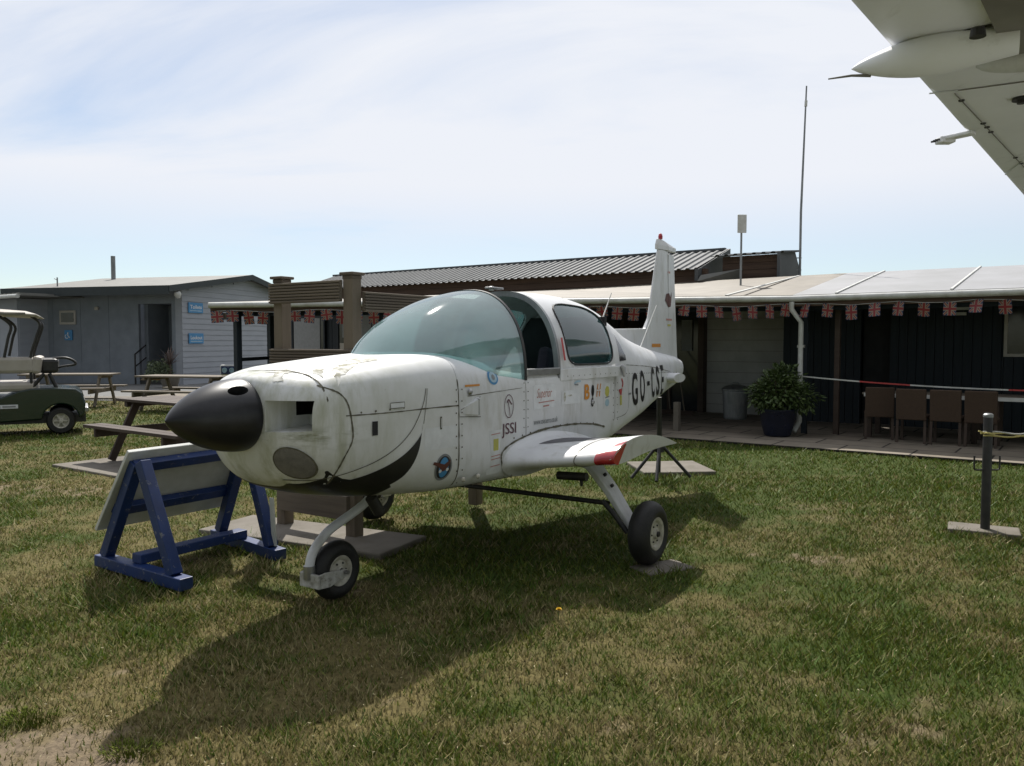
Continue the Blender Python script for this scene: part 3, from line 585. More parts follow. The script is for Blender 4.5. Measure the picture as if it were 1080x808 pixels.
decal('orange_stripe', rect(1.68, 1.83, 1.222, 1.234), M['orange'], off=.004)
decal('stencil', rect(4.03, 4.10, 1.045, 1.06), M['greyst'], off=.003)
decal('tape_patch', rect(1.30, 1.60, .87, 1.0), M['white_st'], off=.0015)
# canopy and windshield ------------------------------------------------
WS = [(1.36, 1.425, .16), (1.42, 1.485, .25), (1.49, 1.547, .32), (1.62, 1.632, .385), (1.76, 1.70, .43), (2.05, 1.80, .480), (2.36, 1.862, .50)]
CN = [(2.80, 1.872, .502), (3.1, 1.876, .502), (3.4, 1.866, .498), (3.66, 1.835, .492), (3.80, 1.80, .488)]
ZB = 1.235
def arch(s, tab, n=80, e=2.35, zb=ZB, grow=0.):
    zt, hw = interp(tab, s); r = []
    for k in range(n+1):
        a = math.pi*k/n; c_, s_ = math.cos(a), math.sin(a)
        r.append(P(s, (hw+grow)*math.copysign(abs(c_)**(2/e), c_), zb+(zt+grow-zb)*max(s_, 0)**(2/e)))
    return r
mb = MB(); mb.rings([arch(s, WS) for s in np.linspace(1.36, 2.36, 50)], closed=False, cap0=False, cap1=False); mb.build('windshield', M['screen'], plane, smooth=60, normals=False)
# bow frame
mb = MB(); a0 = arch(2.345, WS, grow=.004); a1 = arch(2.372, WS, grow=.004); a2 = arch(2.372, WS, grow=-.028); a3 = arch(2.345, WS, grow=-.028)
mb.rings([a0, a1, a2, a3, a0], closed=False, cap0=False, cap1=False); mb.build('windshield_bow', M['iron'], plane, smooth=50)
# lower lip strip of windshield
# canopy shell
def inwin(s, k, n):
    t_ = k/n; t_ = min(t_, 1-t_)*n       # arch index from base
    z0, z1 = 3.2, 31.3
    u = (s-3.30)/.375; v = (t_-(z0+z1)/2)/((z1-z0)/2)
    eu = 7.0 if v < 0 else 3.6
    return abs(u)**eu+abs(v)**eu < 1
NS, NA = 110, 100
sv = np.linspace(2.80, 3.80, NS); rows = [arch(s, CN, NA) for s in sv]
fr = MB(); wl = MB(); wr = MB(); vs = [v for r_ in rows for v in r_]; F_ = []; GL = []; GR = []
for i in range(NS-1):
    for k in range(NA):
        a = i*(NA+1)+k; f_ = (a, a+1, a+NA+2, a+NA+1)
        if inwin((sv[i]+sv[i+1])/2, k+.5, NA): (GL if k < NA/2 else GR).append(f_)
        else: F_.append(f_)
fr.add(vs, F_); cf = fr.build('canopy_frame', M['paint'], plane, smooth=40, normals=False)
so_ = cf.modifiers.new('thick', 'SOLIDIFY'); so_.thickness = .022; so_.offset = 1
def sub(vs, fs, name, m):
    used = sorted({i for f in fs for i in f}); mp_ = {i: j for j, i in enumerate(used)}; q_ = MB(); q_.add([vs[i] for i in used], [tuple(mp_[i] for i in f) for f in fs]); return q_.build(name, m, plane, smooth=60, normals=False)
sub(vs, GL, 'side_window', M['window']); sub(vs, GR, 'side_window', M['window'])
# gasket round the port window
gp = []
for k in range(72):
    a = 2*math.pi*k/72; c_, s_ = math.cos(a), math.sin(a); e = 7. if s_ < 0 else 3.6
    u = math.copysign(abs(c_)**(2/e), c_); v = math.copysign(abs(s_)**(2/e), s_); s = 3.30+.375*u; ti = 17.25+14.05*v
    r0 = arch(s, CN, NA, grow=.004); i0 = int(ti); gp.append(r0[i0].lerp(r0[i0+1], ti-i0))
mb = MB(); mb.tube(gp+[gp[0], gp[1]], .0065, 6); mb.build('window_gasket', M['iron'], plane, smooth=60); 
mb = MB(); mb.tube([Vector((p.x, -p.y, p.z)) for p in gp+[gp[0], gp[1]]], .0065, 6); mb.build('window_gasket', M['iron'], plane, smooth=60)
# front hoop lining
mb = MB(); a0 = arch(2.785, CN, grow=.004); a1 = arch(2.815, CN, grow=.004); a2 = arch(2.815, CN, grow=-.035); a3 = arch(2.785, CN, grow=-.035)
mb.rings([a0, a1, a2, a3, a0], closed=False, cap0=False, cap1=False); mb.build('canopy_hoop', M['galv'], plane, smooth=50)
# lower white skirt of the canopy and rail
for sg in (1, -1):
    mb = MB(); mb.box(2.80, 3.80, min(-sg*.515, -sg*.492), max(-sg*.515, -sg*.492), 1.215, 1.30); mb.build('canopy_skirt', M['paint'], plane, bevel=.004)
    mb = MB(); mb.box(2.36, 3.9, min(-sg*.516, -sg*.47), max(-sg*.516, -sg*.47), 1.292, 1.312) if False else mb.box(2.36, 2.80, min(-sg*.514, -sg*.47), max(-sg*.514, -sg*.47), 1.262, 1.312); mb.build('canopy_rail', M['steel'], plane, bevel=.005)
# rear quarter windows
QW = fill([(3.84, 1.33), (4.03, 1.34), (4.04, 1.38), (3.97, 1.48), (3.88, 1.58), (3.84, 1.60)], .03)
for md in ('side', 'star'): decal('quarter_window', QW, M['black_glass'], md, .004)
decal('red_warning_strip', rect(2.835, 2.862, 1.36, 1.52), M['redst'], off=.024, trees=[BVHTree.FromPolygons(vs, F_+GL+GR)])
# cockpit: panel, seats, turtledeck bulkhead
mb = MB(); mb.box(2.02, 2.12, -.44, .44, .95, 1.36); mb.build('instrument_panel', M['dark'], plane, bevel=.03)
mb = MB(); pn = [arch(s, [(1.4, 1.40, .3), (2.1, 1.40, .44)], zb=1.30) for s in (1.45, 2.1)]; mb.rings(pn, closed=False, cap0=False, cap1=False); mb.build('glareshield', M['dark'], plane, smooth=60)
for y_ in (.23, -.23):
    mb = MB(); mb.box(2.55, 3.05, -y_-.19, -y_+.19, .75, .95); mb.beam(P(3.05, y_, .85), P(3.20, y_, 1.42), .38, .10, (0, 1, 0)) ; mb.build('seat', M['seat'], plane, bevel=.04)
    mb = MB(); mb.tube([P(2.2, y_, 1.15), P(2.3, y_, 1.17)], .015); 
    ring = [P(2.32, y_+.14*math.cos(a), 1.18+.10*math.sin(a)) for a in np.linspace(0, 2*math.pi, 25)]; mb.tube(ring, .012, 8); mb.build('control_yoke', M['iron'], plane, smooth=60)
mb = MB(); mb.box(3.69, 3.73, -.40, .40, .9, 1.70); mb.build('rear_bulkhead', M['dark'], plane)
# canopy latch, top vent, aerials
mb = MB(); mb.box(2.62, 2.78, -.03, .03, 1.885, 1.90); mb.tube([P(2.66, 0, 1.87), P(2.66, 0, 1.905)], .02, 10); mb.build('canopy_handle', M['steel'], plane, bevel=.004)
mb = MB(); mb.tube([P(3.76, .515, 1.30), P(3.77, .535, 1.28), P(3.775, .54, 1.21)], [.02, .022, .008], 10); mb.build('door_latch', M['steel'], plane, smooth=50)
for p0, p1 in ((P(4.05, .18, 1.66), P(4.30, .15, 1.93)), (P(4.9, .15, 1.42), P(5.35, .12, 1.86))):
    mb = MB(); mb.tube([p0, p1], [.008, .004], 8); mb.build('whip_aerial', M['white_plastic'], plane, smooth=60)
# dorsal fillet, fin, rudder
def slabpoly(poly, th, name, m, taper=1.):
    mb = MB(); n_ = len(poly); vs_ = [P(s, t2, z) for sg in (1, -1) for (s, z, tt) in poly for t2 in (sg*tt*th,)]
    mb.add(vs_, [tuple(range(n_)), tuple(range(2*n_-1, n_-1, -1))]+[(i, n_+i, n_+(i+1) % n_, (i+1) % n_) for i in range(n_)]); return mb.build(name, m, plane, bevel=.006)
def foil(cs, cz, chord, th, n=16):
    """symmetric section in the s-y plane at height cz, leading edge at cs"""
    up = []; 
    for k in range(n+1):
        x = (1-math.cos(math.pi*k/n))/2; y = 5*th*(.2969*math.sqrt(x)-.126*x-.3516*x*x+.2843*x**3-.1015*x**4); up.append((x, y))
    pts = [(x, y) for x, y in up]+[(x, -y) for x, y in up[::-1][1:-1]]
    return [P(cs+x*chord, y*chord, cz) for x, y in pts]
levels = [(1.20, 5.25, .60), (1.55, 5.33, .53), (1.75, 5.405, .465), (2.1, 5.51, .375), (2.40, 5.60, .30), (2.45, 5.625, .275)]
mb = MB(); mb.rings([foil(s0, z, (5.86-s0)/.66, .11)[:11]+foil(s0, z, (5.86-s0)/.66, .11)[-10:] for z, s0, _ in levels]); fin = mb.build('fin', M['paint'], plane, smooth=35)
mb = MB()
for z, s1, h_ in ():
    pass
rl = [(1.30, 6.17, .032), (1.55, 6.14, .030), (2.0, 6.09, .026), (2.42, 6.05, .022)]
mb.rings([[P(5.868, h_, z), P(5.868, -h_, z), P(s1, -.004, z), P(s1, .004, z)] for z, s1, h_ in rl]); rud = mb.build('rudder', M['paint'], plane, smooth=35)
mb = MB(); mb.rings([[P(5.60, .018, z), P(5.86, .03, z), P(6.09, .012, z), P(6.09, -.012, z), P(5.86, -.03, z), P(5.60, -.018, z)] for z in (2.452, 2.50)]+[[P(5.62, .012, 2.56), P(5.75, .015, 2.555), P(6.02, .006, 2.515), P(6.02, -.006, 2.515), P(5.75, -.015, 2.555), P(5.62, -.012, 2.56)]]); mb.build('fin_cap', M['paint'], plane, bevel=.01)
mb = MB(); mb.lathe([(.022, 0), (.024, .03), (.018, .055), (.004, .065)], Matrix.Translation(P(5.70, 0, 2.56)), 16); mb.build('red_beacon', M['red'], plane, smooth=50)
slabpoly([(4.30, 1.50, 1), (4.30, 1.60, .8), (4.55, 1.615, .7), (5.32, 1.63, .7), (5.42, 1.75, .5), (5.5, 1.3, 1), (5.0, 1.35, 1.2)], .028, 'dorsal_fillet', M['paint'])
ft = [bvh_of(fin), bvh_of(rud)]
decal('tail_sticker', fill([(5.76, 1.93), (5.80, 2.0), (5.87, 2.01), (5.92, 1.97), (5.96, 2.03), (5.95, 1.93), (5.93, 1.87), (5.86, 1.86), (5.81, 1.90)], .02), M['brownst'], off=.004, trees=ft)
for z_, m_, w_ in ((2.22, 'pink', .03), (1.72, 'pink', .09), (1.66, 'yellow', .05)): decal('tail_sticker', rect(5.88-w_, 5.88+w_, z_, z_+.02), M[m_], off=.004, trees=ft)
decal('tail_sticker', rect(5.42, 5.62, 1.44, 1.475), M['orange'], off=.004, trees=ft+TREES)
# clipped tailplane stubs
def cfoil(s0, chord, y, z0, th, camber=.02, n=18):
    up, lo = [], []
    for k in range(n+1):
        x = (1-math.cos(math.pi*k/n))/2; t_ = 5*th*(.2969*math.sqrt(x)-.126*x-.3516*x*x+.2843*x**3-.1036*x**4); c_ = camber*4*x*(1-x)
        up.append(P(s0+x*chord, y, z0+(c_+t_)*chord)); lo.append(P(s0+x*chord, y, z0+(c_-t_)*chord))
    return up+lo[::-1][1:-1]
for sg in (1, -1):
    mb = MB(); mb.rings([[P(5.60+a_*math.cos(t_), sg*y_, 1.125+b2*math.sin(t_)) for t_ in np.linspace(0, 2*math.pi, 28, endpoint=False)] for y_, a_, b2 in ((.06, .17, .055), (.24, .16, .05), (.27, .15, .045))]); mb.build('tailplane_stub', M['paint'], plane, smooth=40)
mb = MB(); mb.box(5.2, 5.45, -.02, .02, .86, .95) if False else mb.tube([P(5.32, 0, .93), P(5.36, 0, .84)], [.03, .02], 8); mb.build('tail_tiedown', M['steel'], plane, smooth=40)
# wings ---------------------------------------------------------------
WY = [.42, .60, .80, .953, .957, 1.06, 1.13, 1.20]
def wing_ring(y, tip=0.):
    u = (y-.5)/.62; s0 = 2.08+.19*max(u, 0); ch = 1.35-.30*u; return s0, ch
for sg, nm in ((1, 'port'), (-1, 'starboard')):
    mb = MB(); rg = []
    for y in WY:
        s0, ch = wing_ring(y); k_ = max(0, (y-.9)/.30); r_ = cfoil(s0, ch, sg*y, .70+.085*(y-.5), .125+.02*k_, .022+.022*k_, 24); rg.append(r_)
    # hollowed tip: lower surface turns in
    s0, ch = wing_ring(1.20)
    last = [Vector(v) for v in rg[-1]]; nn = len(last); nu = 25
    inner = []
    for i, v in enumerate(last):
        if i < nu: inner.append(Vector((v.x, v.y-sg*(-.0)-sg*.012, v.z-.004)))
        else: inner.append(Vector((v.x, v.y+sg*.10, v.z+.0)))
    # lower verts of the outer rings pulled inboard so the tip face slopes
    for j, y in enumerate(WY):
        if y > .96:
            for i in range(nu, nn):
                rg[j][i] = Vector((rg[j][i].x, rg[j][i].y+sg*.03*((y-.957)/.243)*math.sin(math.pi*min(1, (rg[j][i].x-s0+.02)/ch+.02)), rg[j][i].z))
    mb.rings(rg); wg = mb.build('wing', M['paint'], plane, smooth=45)
    if sg == 1:
        wt = [bvh_of(wg)]
        decal('walkway', fill([(2.36, .54), (2.42, .66), (2.55, .80), (2.60, .90), (3.30, .90), (3.35, .54)], .04), M['deck'], 'top', .003, trees=wt)
        decal('wing_seam', strip([(2.27, .953), (2.4, .953), (3.4, .953)], .008), M['seam'], 'top', .003, trees=wt)
        decal('wing_grime', fill([(2.6, .93), (2.66, .96), (2.9, .97), (2.88, .92)], .03), M['grime'], 'top', .003, trees=wt)
        r0 = [v+Vector((0, 0, 0)) for v in cfoil(*wing_ring(.953), .955, .70+.085*.453, .128, .022, 24)]
        mb = MB(); mb.tube([v+Vector((0, 0, .0)) for v in r0[-14:]+r0[:14]], .0035, 5); mb.build('wing_seam', M['seam'], plane, smooth=60)
        # red navigation light moulded into the leading edge corner
        mb = MB(); rr = []
        for y in (1.08, 1.12, 1.16, 1.1995):
            s0, ch = wing_ring(y); k = (y-1.08)/.12; k_ = max(0, (y-.9)/.30); full = cfoil(s0-.004, ch+.008, y, .70+.085*(y-.5)-.001, .130+.02*k_, .022+.022*k_, 24); m_ = int(3+5*k); mk = int(3+2*k)
            seg = full[-mk:]+full[:m_+1]
            # resample to 19
            L_ = [0]; 
            for a, b_ in zip(seg, seg[1:]): L_.append(L_[-1]+(b_-a).length)
            o_ = []
            for q_ in np.linspace(0, L_[-1], 19):
                i = max(0, min(len(seg)-2, np.searchsorted(L_, q_)-1)); o_.append(seg[i].lerp(seg[i+1], (q_-L_[i])/(L_[i+1]-L_[i])))
            rr.append(o_)
        mb.rings(rr, closed=True); mb.build('navigation_light', M['red'], plane, smooth=50)
# fairing line round the wing root
decal('root_fairing_seam', strip(smoothline([(2.12, .655), (2.07, .70), (2.057, .763), (2.111, .806), (2.267, .847), (2.567, .884), (2.964, .887), (3.3, .86), (3.52, .82)]), wob(.013)), M['seam'], off=.003)
mb = MB(); rr = []
for y, k in ((.50, 1.), (.525, .45), (.555, .15), (.60, 0.)):
    s0, ch = wing_ring(y); r_ = cfoil(s0-.012*k, ch+.03*k, y, .70+.085*(y-.5), .125+.085*k, .022+.01*k, 24); rr.append(r_)
mb.rings(rr, cap0=False, cap1=False); mb.build('wing_root_fairing', M['paint'], plane, smooth=60)
# landing gear --------------------------------------------------------
def wheel(cx_, cy_, r, w, name, lean=0., yaw=0.):
    T_ = Matrix.Translation(P(cx_, cy_, r)) @ Matrix.Rotation(yaw, 4, 'Z') @ Matrix.Rotation(R(90), 4, 'X')
    mb = MB(); pr = []
    for k in range(17):
        a = math.pi*(k/16)-math.pi/2; pr.append((r-w*.42*(1-math.cos(a))*1.15, w/2*math.sin(a)))
    pr = [(r*.52, -w*.40)]+pr+[(r*.52, w*.40)]
    # tread grooves
    mb.lathe(pr, T_, 48, caps=False); mb.lathe([(r*.52, -w*.40), (r*.52, w*.40)], T_, 48, caps=False)
    root = mb.build('wheel', M['rubber'], plane, smooth=50)
    mb = MB()
    for sg in (1, -1):
        mb.lathe([(r*.52, sg*w*.40), (r*.50, sg*w*.43), (r*.42, sg*w*.40), (r*.36, sg*w*.30), (r*.18, sg*w*.33), (r*.14, sg*w*.44), (.001, sg*w*.45)], T_, 32, caps=False)
    mb.build('rim', M['hub'], root, smooth=35)
    mb = MB()
    for k in range(6):
        a = k*math.pi/3
        for sg in (1, -1): mb.lathe([(.006, sg*w*.30), (.006, sg*w*.36)], T_ @ Matrix.Translation((r*.27*math.cos(a), r*.27*math.sin(a), 0)), 8)
    mb.lathe([(r*.1, w*.40), (r*.08, w*.52), (.001, w*.53)], T_, 16); mb.build('wheel_bolts', M['iron'], root, smooth=40)
    return root
wheel(2.74, 1.235, .215, .155, 'main'); wheel(2.74, -1.27, .215, .155, 'main')
for sg in (1, -1):
    mb = MB(); rg = []
    for (s_, y, z, w_, t_) in ((2.70, .60, .72, .18, .034), (2.70, .84, .64, .17, .032), (2.72, .97, .475, .155, .028), (2.73, 1.075, .32, .135, .026), (2.74, 1.145, .215, .11, .024)):
        rg.append([P(s_-w_/2, sg*y-t_*.5*sg, z-t_*.5), P(s_+w_/2, sg*y-t_*.5*sg, z-t_*.5), P(s_+w_/2, sg*y+t_*.5*sg, z+t_*.5), P(s_-w_/2, sg*y+t_*.5*sg, z+t_*.5)])
    mb.rings(rg); mb.build('gear_leg', M['paint'], plane, smooth=40, bevel=.006)
    mb = MB(); mb.tube([P(2.62, sg*.95, .42), P(2.62, sg*1.02, .36), P(2.64, sg*1.13, .22)], .018, 8); mb.build('brake_pipe', M['iron'], plane, smooth=50)
    mb = MB(); mb.tube([P(2.74, sg*1.13, .215), P(2.74, sg*1.25, .215)], .028, 12); mb.build('axle', M['steel'], plane, smooth=50)
    mb = MB()
    for (y, z) in ((.90, .56), (.955, .49)): mb.tube([P(2.71, sg*(y-.03), z-.02), P(2.71, sg*(y+.03), z+.03)], .012, 8)
    mb.build('gear_bolts', M['iron'], plane, smooth=50)
mb = MB(); mb.tube([P(2.66, .98, .40), P(2.66, -.98, .40)], .017, 10); mb.build('tie_bar', M['iron'], plane, smooth=50)
mb = MB(); mb.tube([P(2.42, .72, .60), P(2.42, .94, .61)], .028, 10); mb.tube([P(2.42, .90, .60), P(2.42, .90, .545)], [.016, .008], 8); mb.build('tie_down_fitting', M['iron'], plane, smooth=50)
mb = MB(); mb.tube(smoothline([(1.42, .02, .60), (1.30, .02, .515), (1.154, .02, .459), (1.003, .02, .403), (.894, .02, .316), (.862, .02, .235), (.86, .02, .17)], 5), .027, 14)
for i in range(len(mb.v)): mb.v[i] = (mb.v[i][0], -mb.v[i][1], mb.v[i][2])
mb.build('nose_leg', M['paint'], plane, smooth=60)
wheel(1.045, .035, .172, .108, 'nose')
mb = MB()
for sg in (1, -1):
    y = .035+sg*.074; mb.prism([(.85, .115), (.85, .195), (.90, .20), (1.06, .185), (1.06, .145), (.93, .11)], Matrix(((1, 0, 0, 0), (0, 0, 1, -y-.004), (0, 1, 0, 0), (0, 0, 0, 1))), .012)
mb.box(.842, .862, -.109-.004, .043, .115, .195); mb.build('nose_fork', overlay(mat('scuffed_fork_paint', (.50, .50, .48), .5, (.30, .29, .25), 18), (.1, .09, .07), 30, .55, .7, amount=.8), plane, bevel=.004)
mb = MB(); mb.tube([P(1.045, .14, .172), P(1.045, -.07, .172)], .012, 10); mb.tube([P(.86, .02, .16), P(.86, .02, .235)], .034, 12); mb.build('nose_axle', M['steel'], plane, smooth=50)
mb = MB(); mb.tube([P(4.3, .02, .80), P(4.42, .02, .73), (P(4.55, .02, .74))], [.02, .03, .02], 8); mb.build('belly_aerial', M['paint'], plane, smooth=50)
mb = MB(); mb.tube([P(1.15, .22, .60), P(1.22, .22, .50)], .035, 14); mb.build('exhaust_pipe', M['iron'], plane, smooth=50)

# ------------------------------------------------------------------ tripod under the tail
tp = thing('support_stand', 'black three legged steel stand holding up the tail of the aircraft', 'stand', (1.60, 8.80, 0))
top = plane.matrix_world
ap = Vector((1.53-1.60+.02, 8.55-8.80+.05, 0))
mb = MB(); mb.tube([(0, 0, .33), (-.02, -.06, .90)], .028, 12); mb.build('post', M['iron'], tp, smooth=50)
mb = MB(); mb.tube([(0, 0, .30), (0, 0, .42)], .05, 12); mb.build('collar', M['iron'], tp, smooth=50)
for a in (200, 320, 255, 80):
    if a == 320: continue
    mb = MB(); mb.tube([(0, 0, .40), (.34*math.cos(R(a)), .34*math.sin(R(a)), .035)], .018, 10); mb.build('leg', M['iron'], tp, smooth=50)
mb = MB(); mb.tube([(0, 0, .40), (.33, -.05, .035)], .018, 10); mb.build('leg', M['iron'], tp, smooth=50)

# ------------------------------------------------------------------ blue trestle with tilted board
A0 = Vector((-2.738, 5.381, 0)); A1 = Vector((-1.976, 4.841, 0)); C0 = Vector((-2.231, 6.10, 0)); C1 = Vector((-1.60, 5.52, 0))
tr = thing('trestle_stand', 'blue painted wooden trestle carrying a tilted white board beside the nose wheel', 'sign stand')
for q0, q1 in ((A0, A1), (C0, C1)):
    d = (q1-q0); ap = q0+d*.52+Vector((0, 0, .735)); e = d.normalized()
    mb = MB(); mb.beam(q0-e*.02+Vector((0, 0, .045)), q1+e*.03+Vector((0, 0, .045)), .09, .075); mb.build('foot_rail', M['navy'], tr, bevel=.005)
    mb = MB(); mb.beam(q0+e*.06+Vector((0, 0, .08)), ap-e*.035, .07, .075); mb.build('sloping_leg', M['navy'], tr, bevel=.005)
    mb = MB(); mb.beam(q1-e*.09+Vector((0, 0, .08)), ap+e*.03+Vector((0, 0, .01)), .07, .08); mb.build('leg', M['navy'], tr, bevel=.005)
mb = MB(); a = A0.lerp(A1, .45); b_ = C0.lerp(C1, .45); mb.beam(a+Vector((0, 0, .115)), b_+Vector((0, 0, .115)), .10, .06); mb.build('cross_rail', M['navy'], tr, bevel=.005)
# board lies on the outside of the sloping legs
def lerp3(a, b_, t_): return a+(b_-a)*t_
dl = (A1-A0).normalized(); dc = (C1-C0).normalized()
topA = A0+(A1-A0)*.52+Vector((0, 0, .735)); topC = C0+(C1-C0)*.52+Vector((0, 0, .735)); botA = A0+Vector((0, 0, .08)); botC = C0+Vector((0, 0, .08))
ac = (C0-A0).normalized()
up = (topA-botA).normalized(); nrm = ac.cross(up).normalized(); nrm = nrm if nrm.z > 0 else -nrm
def bp_(u, v): return lerp3(lerp3(botA, topA, v), lerp3(botC, topC, v), u)
o4 = [bp_(-.08, .22)-0*nrm, bp_(1.10, .22), bp_(1.10, 1.06), bp_(-.08, 1.06)]
mb = MB(); vs_ = [p+nrm*.055 for p in o4]+[p+nrm*.080 for p in o4]; mb.add(vs_, [(0, 3, 2, 1), (4, 5, 6, 7), (0, 1, 5, 4), (1, 2, 6, 5), (2, 3, 7, 6), (3, 0, 4, 7)]); mb.build('board', M['board_white'], tr, bevel=.004)
for v in (.94, .48):
    mb = MB(); mb.beam(bp_(-.03, v)+nrm*.022, bp_(1.05, v)+nrm*.022, .075, .05, up=nrm); mb.build('batten', M['navy'], tr, bevel=.004)
mb = MB(); mb.beam(C1-dc*.10+Vector((.035, -.025, .09)), C1-dc*.13+Vector((.035, -.025, .42)), .012, .045); mb.build('metal_strap', M['board_white'], tr)

# ------------------------------------------------------------------ timber frame behind the nose
tf = thing('timber_railing', 'weathered grey timber frame with boarded top rails behind the nose of the aircraft', 'railing')
P1 = Vector((-1.83, 6.52, 0)); P2 = Vector((-1.19, 6.10, 0)); P3 = Vector((-.33, 7.30, 0)); aft = (P3-P2).normalized(); sd = (P2-P1).normalized()
for p, h_ in ((P1, 1.99), (P2, 1.99), (P3, 1.84)):
    mb = MB(); mb.box(-.048, .048, -.048, .048, .03, h_); po = mb.build('post', M['timber'], tf, bevel=.006, loc=p, rotz=math.atan2(sd.y, sd.x))
    mb = MB(); mb.box(-.068, .068, -.068, .068, h_, h_+.022); mb.box(-.052, .052, -.052, .052, h_-.03, h_-.001); cpo = mb.build('cap', M['timber_h'], po, bevel=.006)
def railing(p0, p1, z0, z1, n_, name, t_=.024, off=Vector((0, 0, 0))):
    mb = MB(); h_ = (z1-z0)/n_; mb.beam(p0+off+Vector((0, 0, (z0+z1)/2)), p1+off+Vector((0, 0, (z0+z1)/2)), t_, z1-z0)
    for k in range(n_ if n_ > 1 else 0): mb.beam(p0+off*1.25+Vector((0, 0, z0+h_*(k+.5))), p1+off*1.25+Vector((0, 0, z0+h_*(k+.5))), t_, h_-.007)
    return mb.build(name, M['timber_h'], tf, bevel=.003)
nf = Vector((sd.y, -sd.x, 0))
railing(P1-sd*.06, P2-sd*.05, 1.795, 1.955, 7, 'top_boards', off=nf*.062)
railing(P1-sd*.06, P2+sd*.05, 1.33, 1.44, 5, 'middle_boards', off=nf*.062)
railing(P1+sd*.0, P2-sd*.0, .16, .34, 1, 'bottom_board', t_=.035, off=nf*.066)
na = Vector((aft.y, -aft.x, 0))
railing(P2+aft*.05, P3+aft*.1, 1.72, 1.87, 7, 'side_boards', off=na*.062)

# ------------------------------------------------------------------ picnic tables
def picnic(loc, rz, L, m, label, W=.75, top_m=None):
    t_ = thing('picnic_table', label, 'picnic table', loc, rz, 'wooden picnic tables on the lawn')
    mb = MB(); nb = 5; w = W/nb
    for k in range(nb): mb.box(-L/2, L/2, -W/2+k*w+.004, -W/2+(k+1)*w-.004, .715, .75)
    mb.box(-L/2+.18, -L/2+.25, -W/2+.02, W/2-.02, .65, .714); mb.box(L/2-.25, L/2-.18, -W/2+.02, W/2-.02, .65, .714); mb.build('tabletop', top_m or m, t_, bevel=.004)
    for sg in (1, -1):
        mb = MB(); y0 = sg*(W/2+.18); y1 = sg*(W/2+.42); a, b_ = min(y0, y1), max(y0, y1)
        mb.box(-L/2, L/2, a, (a+b_)/2-.004, .41, .448); mb.box(-L/2, L/2, (a+b_)/2+.004, b_, .41, .448); mb.build('bench', top_m or m, t_, bevel=.004)
    for x in (-L/2+.29, L/2-.29):
        mb = MB(); mb.box(x-.022, x+.022, -W/2-.42, W/2+.42, .31, .408); mb.build('bench_support', m, t_, bevel=.006)
        for sg in (1, -1):
            mb = MB(); mb.beam((x+.046, sg*(W/2-.10), .70), (x+.046, sg*(W/2+.24), 0.01), .042, .09, (0, 1, 0)) ; mb.build('leg', m, t_, bevel=.004)
    return t_
ang = math.atan2(-.60, .80)
picnic((-4.02, 10.1, 0.02), ang, 2.1, M['brown_timber'], 'brown picnic table on a concrete slab, just left of the black spinner')
picnic((-7.15, 17.9, 0), R(-14), 2.1, M['pale_timber'], 'pale picnic table behind, between the brown table and the grey clapboard gable')
picnic((-10.3, 19.0, 0), R(6), 2.0, M['pale_timber'], 'bleached picnic table standing behind the green golf cart')

# ------------------------------------------------------------------ golf cart
K = 64.2
gc = thing('golf_cart', 'dark green golf cart with cream seat and roof cut by the left edge', 'golf cart', (-7.57, 13.66, 0), R(208))
def G(px, py): return ((60-px)/K, 1.5-(py-360)/K)       # forward, height from the photo's scale
body = [G(82, 436), G(83, 425), G(80, 414), G(74, 409.5), G(55, 408), G(33, 408.5), G(22, 411), G(8, 417), (.95, .62), (1.05, .40), (1.62, .40), (1.85, .60), (2.05, .78), (2.35, .70), (2.42, .42), (2.30, .26)]
archf = [(1.65+.30*math.cos(a), .22+.30*math.sin(a)) for a in np.linspace(.1, math.pi-.1, 10)]; archr = [(0+.27*math.cos(a), .22+.27*math.sin(a)) for a in np.linspace(.1, math.pi-.1, 12)]
poly = body+[(2.0, .24)]+archf+[(1.3, .20)]+archr
T_ = Matrix(((1, 0, 0, 0), (0, 0, 1, -.58), (0, 1, 0, 0), (0, 0, 0, 1)))
mb = MB(); mb.prism(poly, T_, 1.16); mb.build('body', M['cart_green'], gc, bevel=.02)
mb = MB(); mb.box(-.36, 1.3, -.50, .50, .18, .30); mb.build('chassis', M['iron'], gc)
for x in (0, 1.65):
    for y in (.5, -.5):
        mb = MB(); T2 = Matrix.Translation((x, y, .215)) @ Matrix.Rotation(R(90), 4, 'X'); r_ = .215; w_ = .17
        mb.lathe([(.12, -w_/2), (.19, -w_/2), (.213, -w_/2+.03), (.215, 0), (.213, w_/2-.03), (.19, w_/2), (.12, w_/2)], T2, 36, caps=False); wh = mb.build('wheel', M['rubber'], gc, smooth=40)
        mb = MB()
        for sg in (1, -1):
            mb.lathe([(.125, sg*.083), (.105, sg*.075), (.10, sg*.05), (.001, sg*.05)], T2, 30, caps=False); mb.lathe([(.04, sg*.05), (.035, sg*.085), (.001, sg*.088)], T2, 16, caps=False)
            for k in range(6):
                a = k*math.pi/3; mb.beam(T2 @ Vector((.03*math.cos(a), .03*math.sin(a), sg*.066)), T2 @ Vector((.115*math.cos(a), .115*math.sin(a), sg*.066)), .025, .02, T2.to_3x3() @ Vector((0, 0, 1)))
        mb.build('rim', M['hub'], wh, smooth=30)
mb = MB(); mb.box(.33, 1.0, -.55, .55, .70, .85); mb.build('seat_cushion', M['vinyl'], gc, bevel=.05)
for y in (.29, -.29): mb = MB(); mb.box(.30, .88, -y-.28+0*.5, -y+.27, 1.0, 1.25) if False else mb.beam((.34, -y, .98), (.30, -y, 1.26), .54, .14, (1, 0, 0)); mb.build('seat_back', M['vinyl'], gc, bevel=.05)
mb = MB(); mb.box(.36, .96, .30, .56, .99, 1.25); 
bk = mb.build('side_cushion', M['vinyl'], gc, bevel=.05)
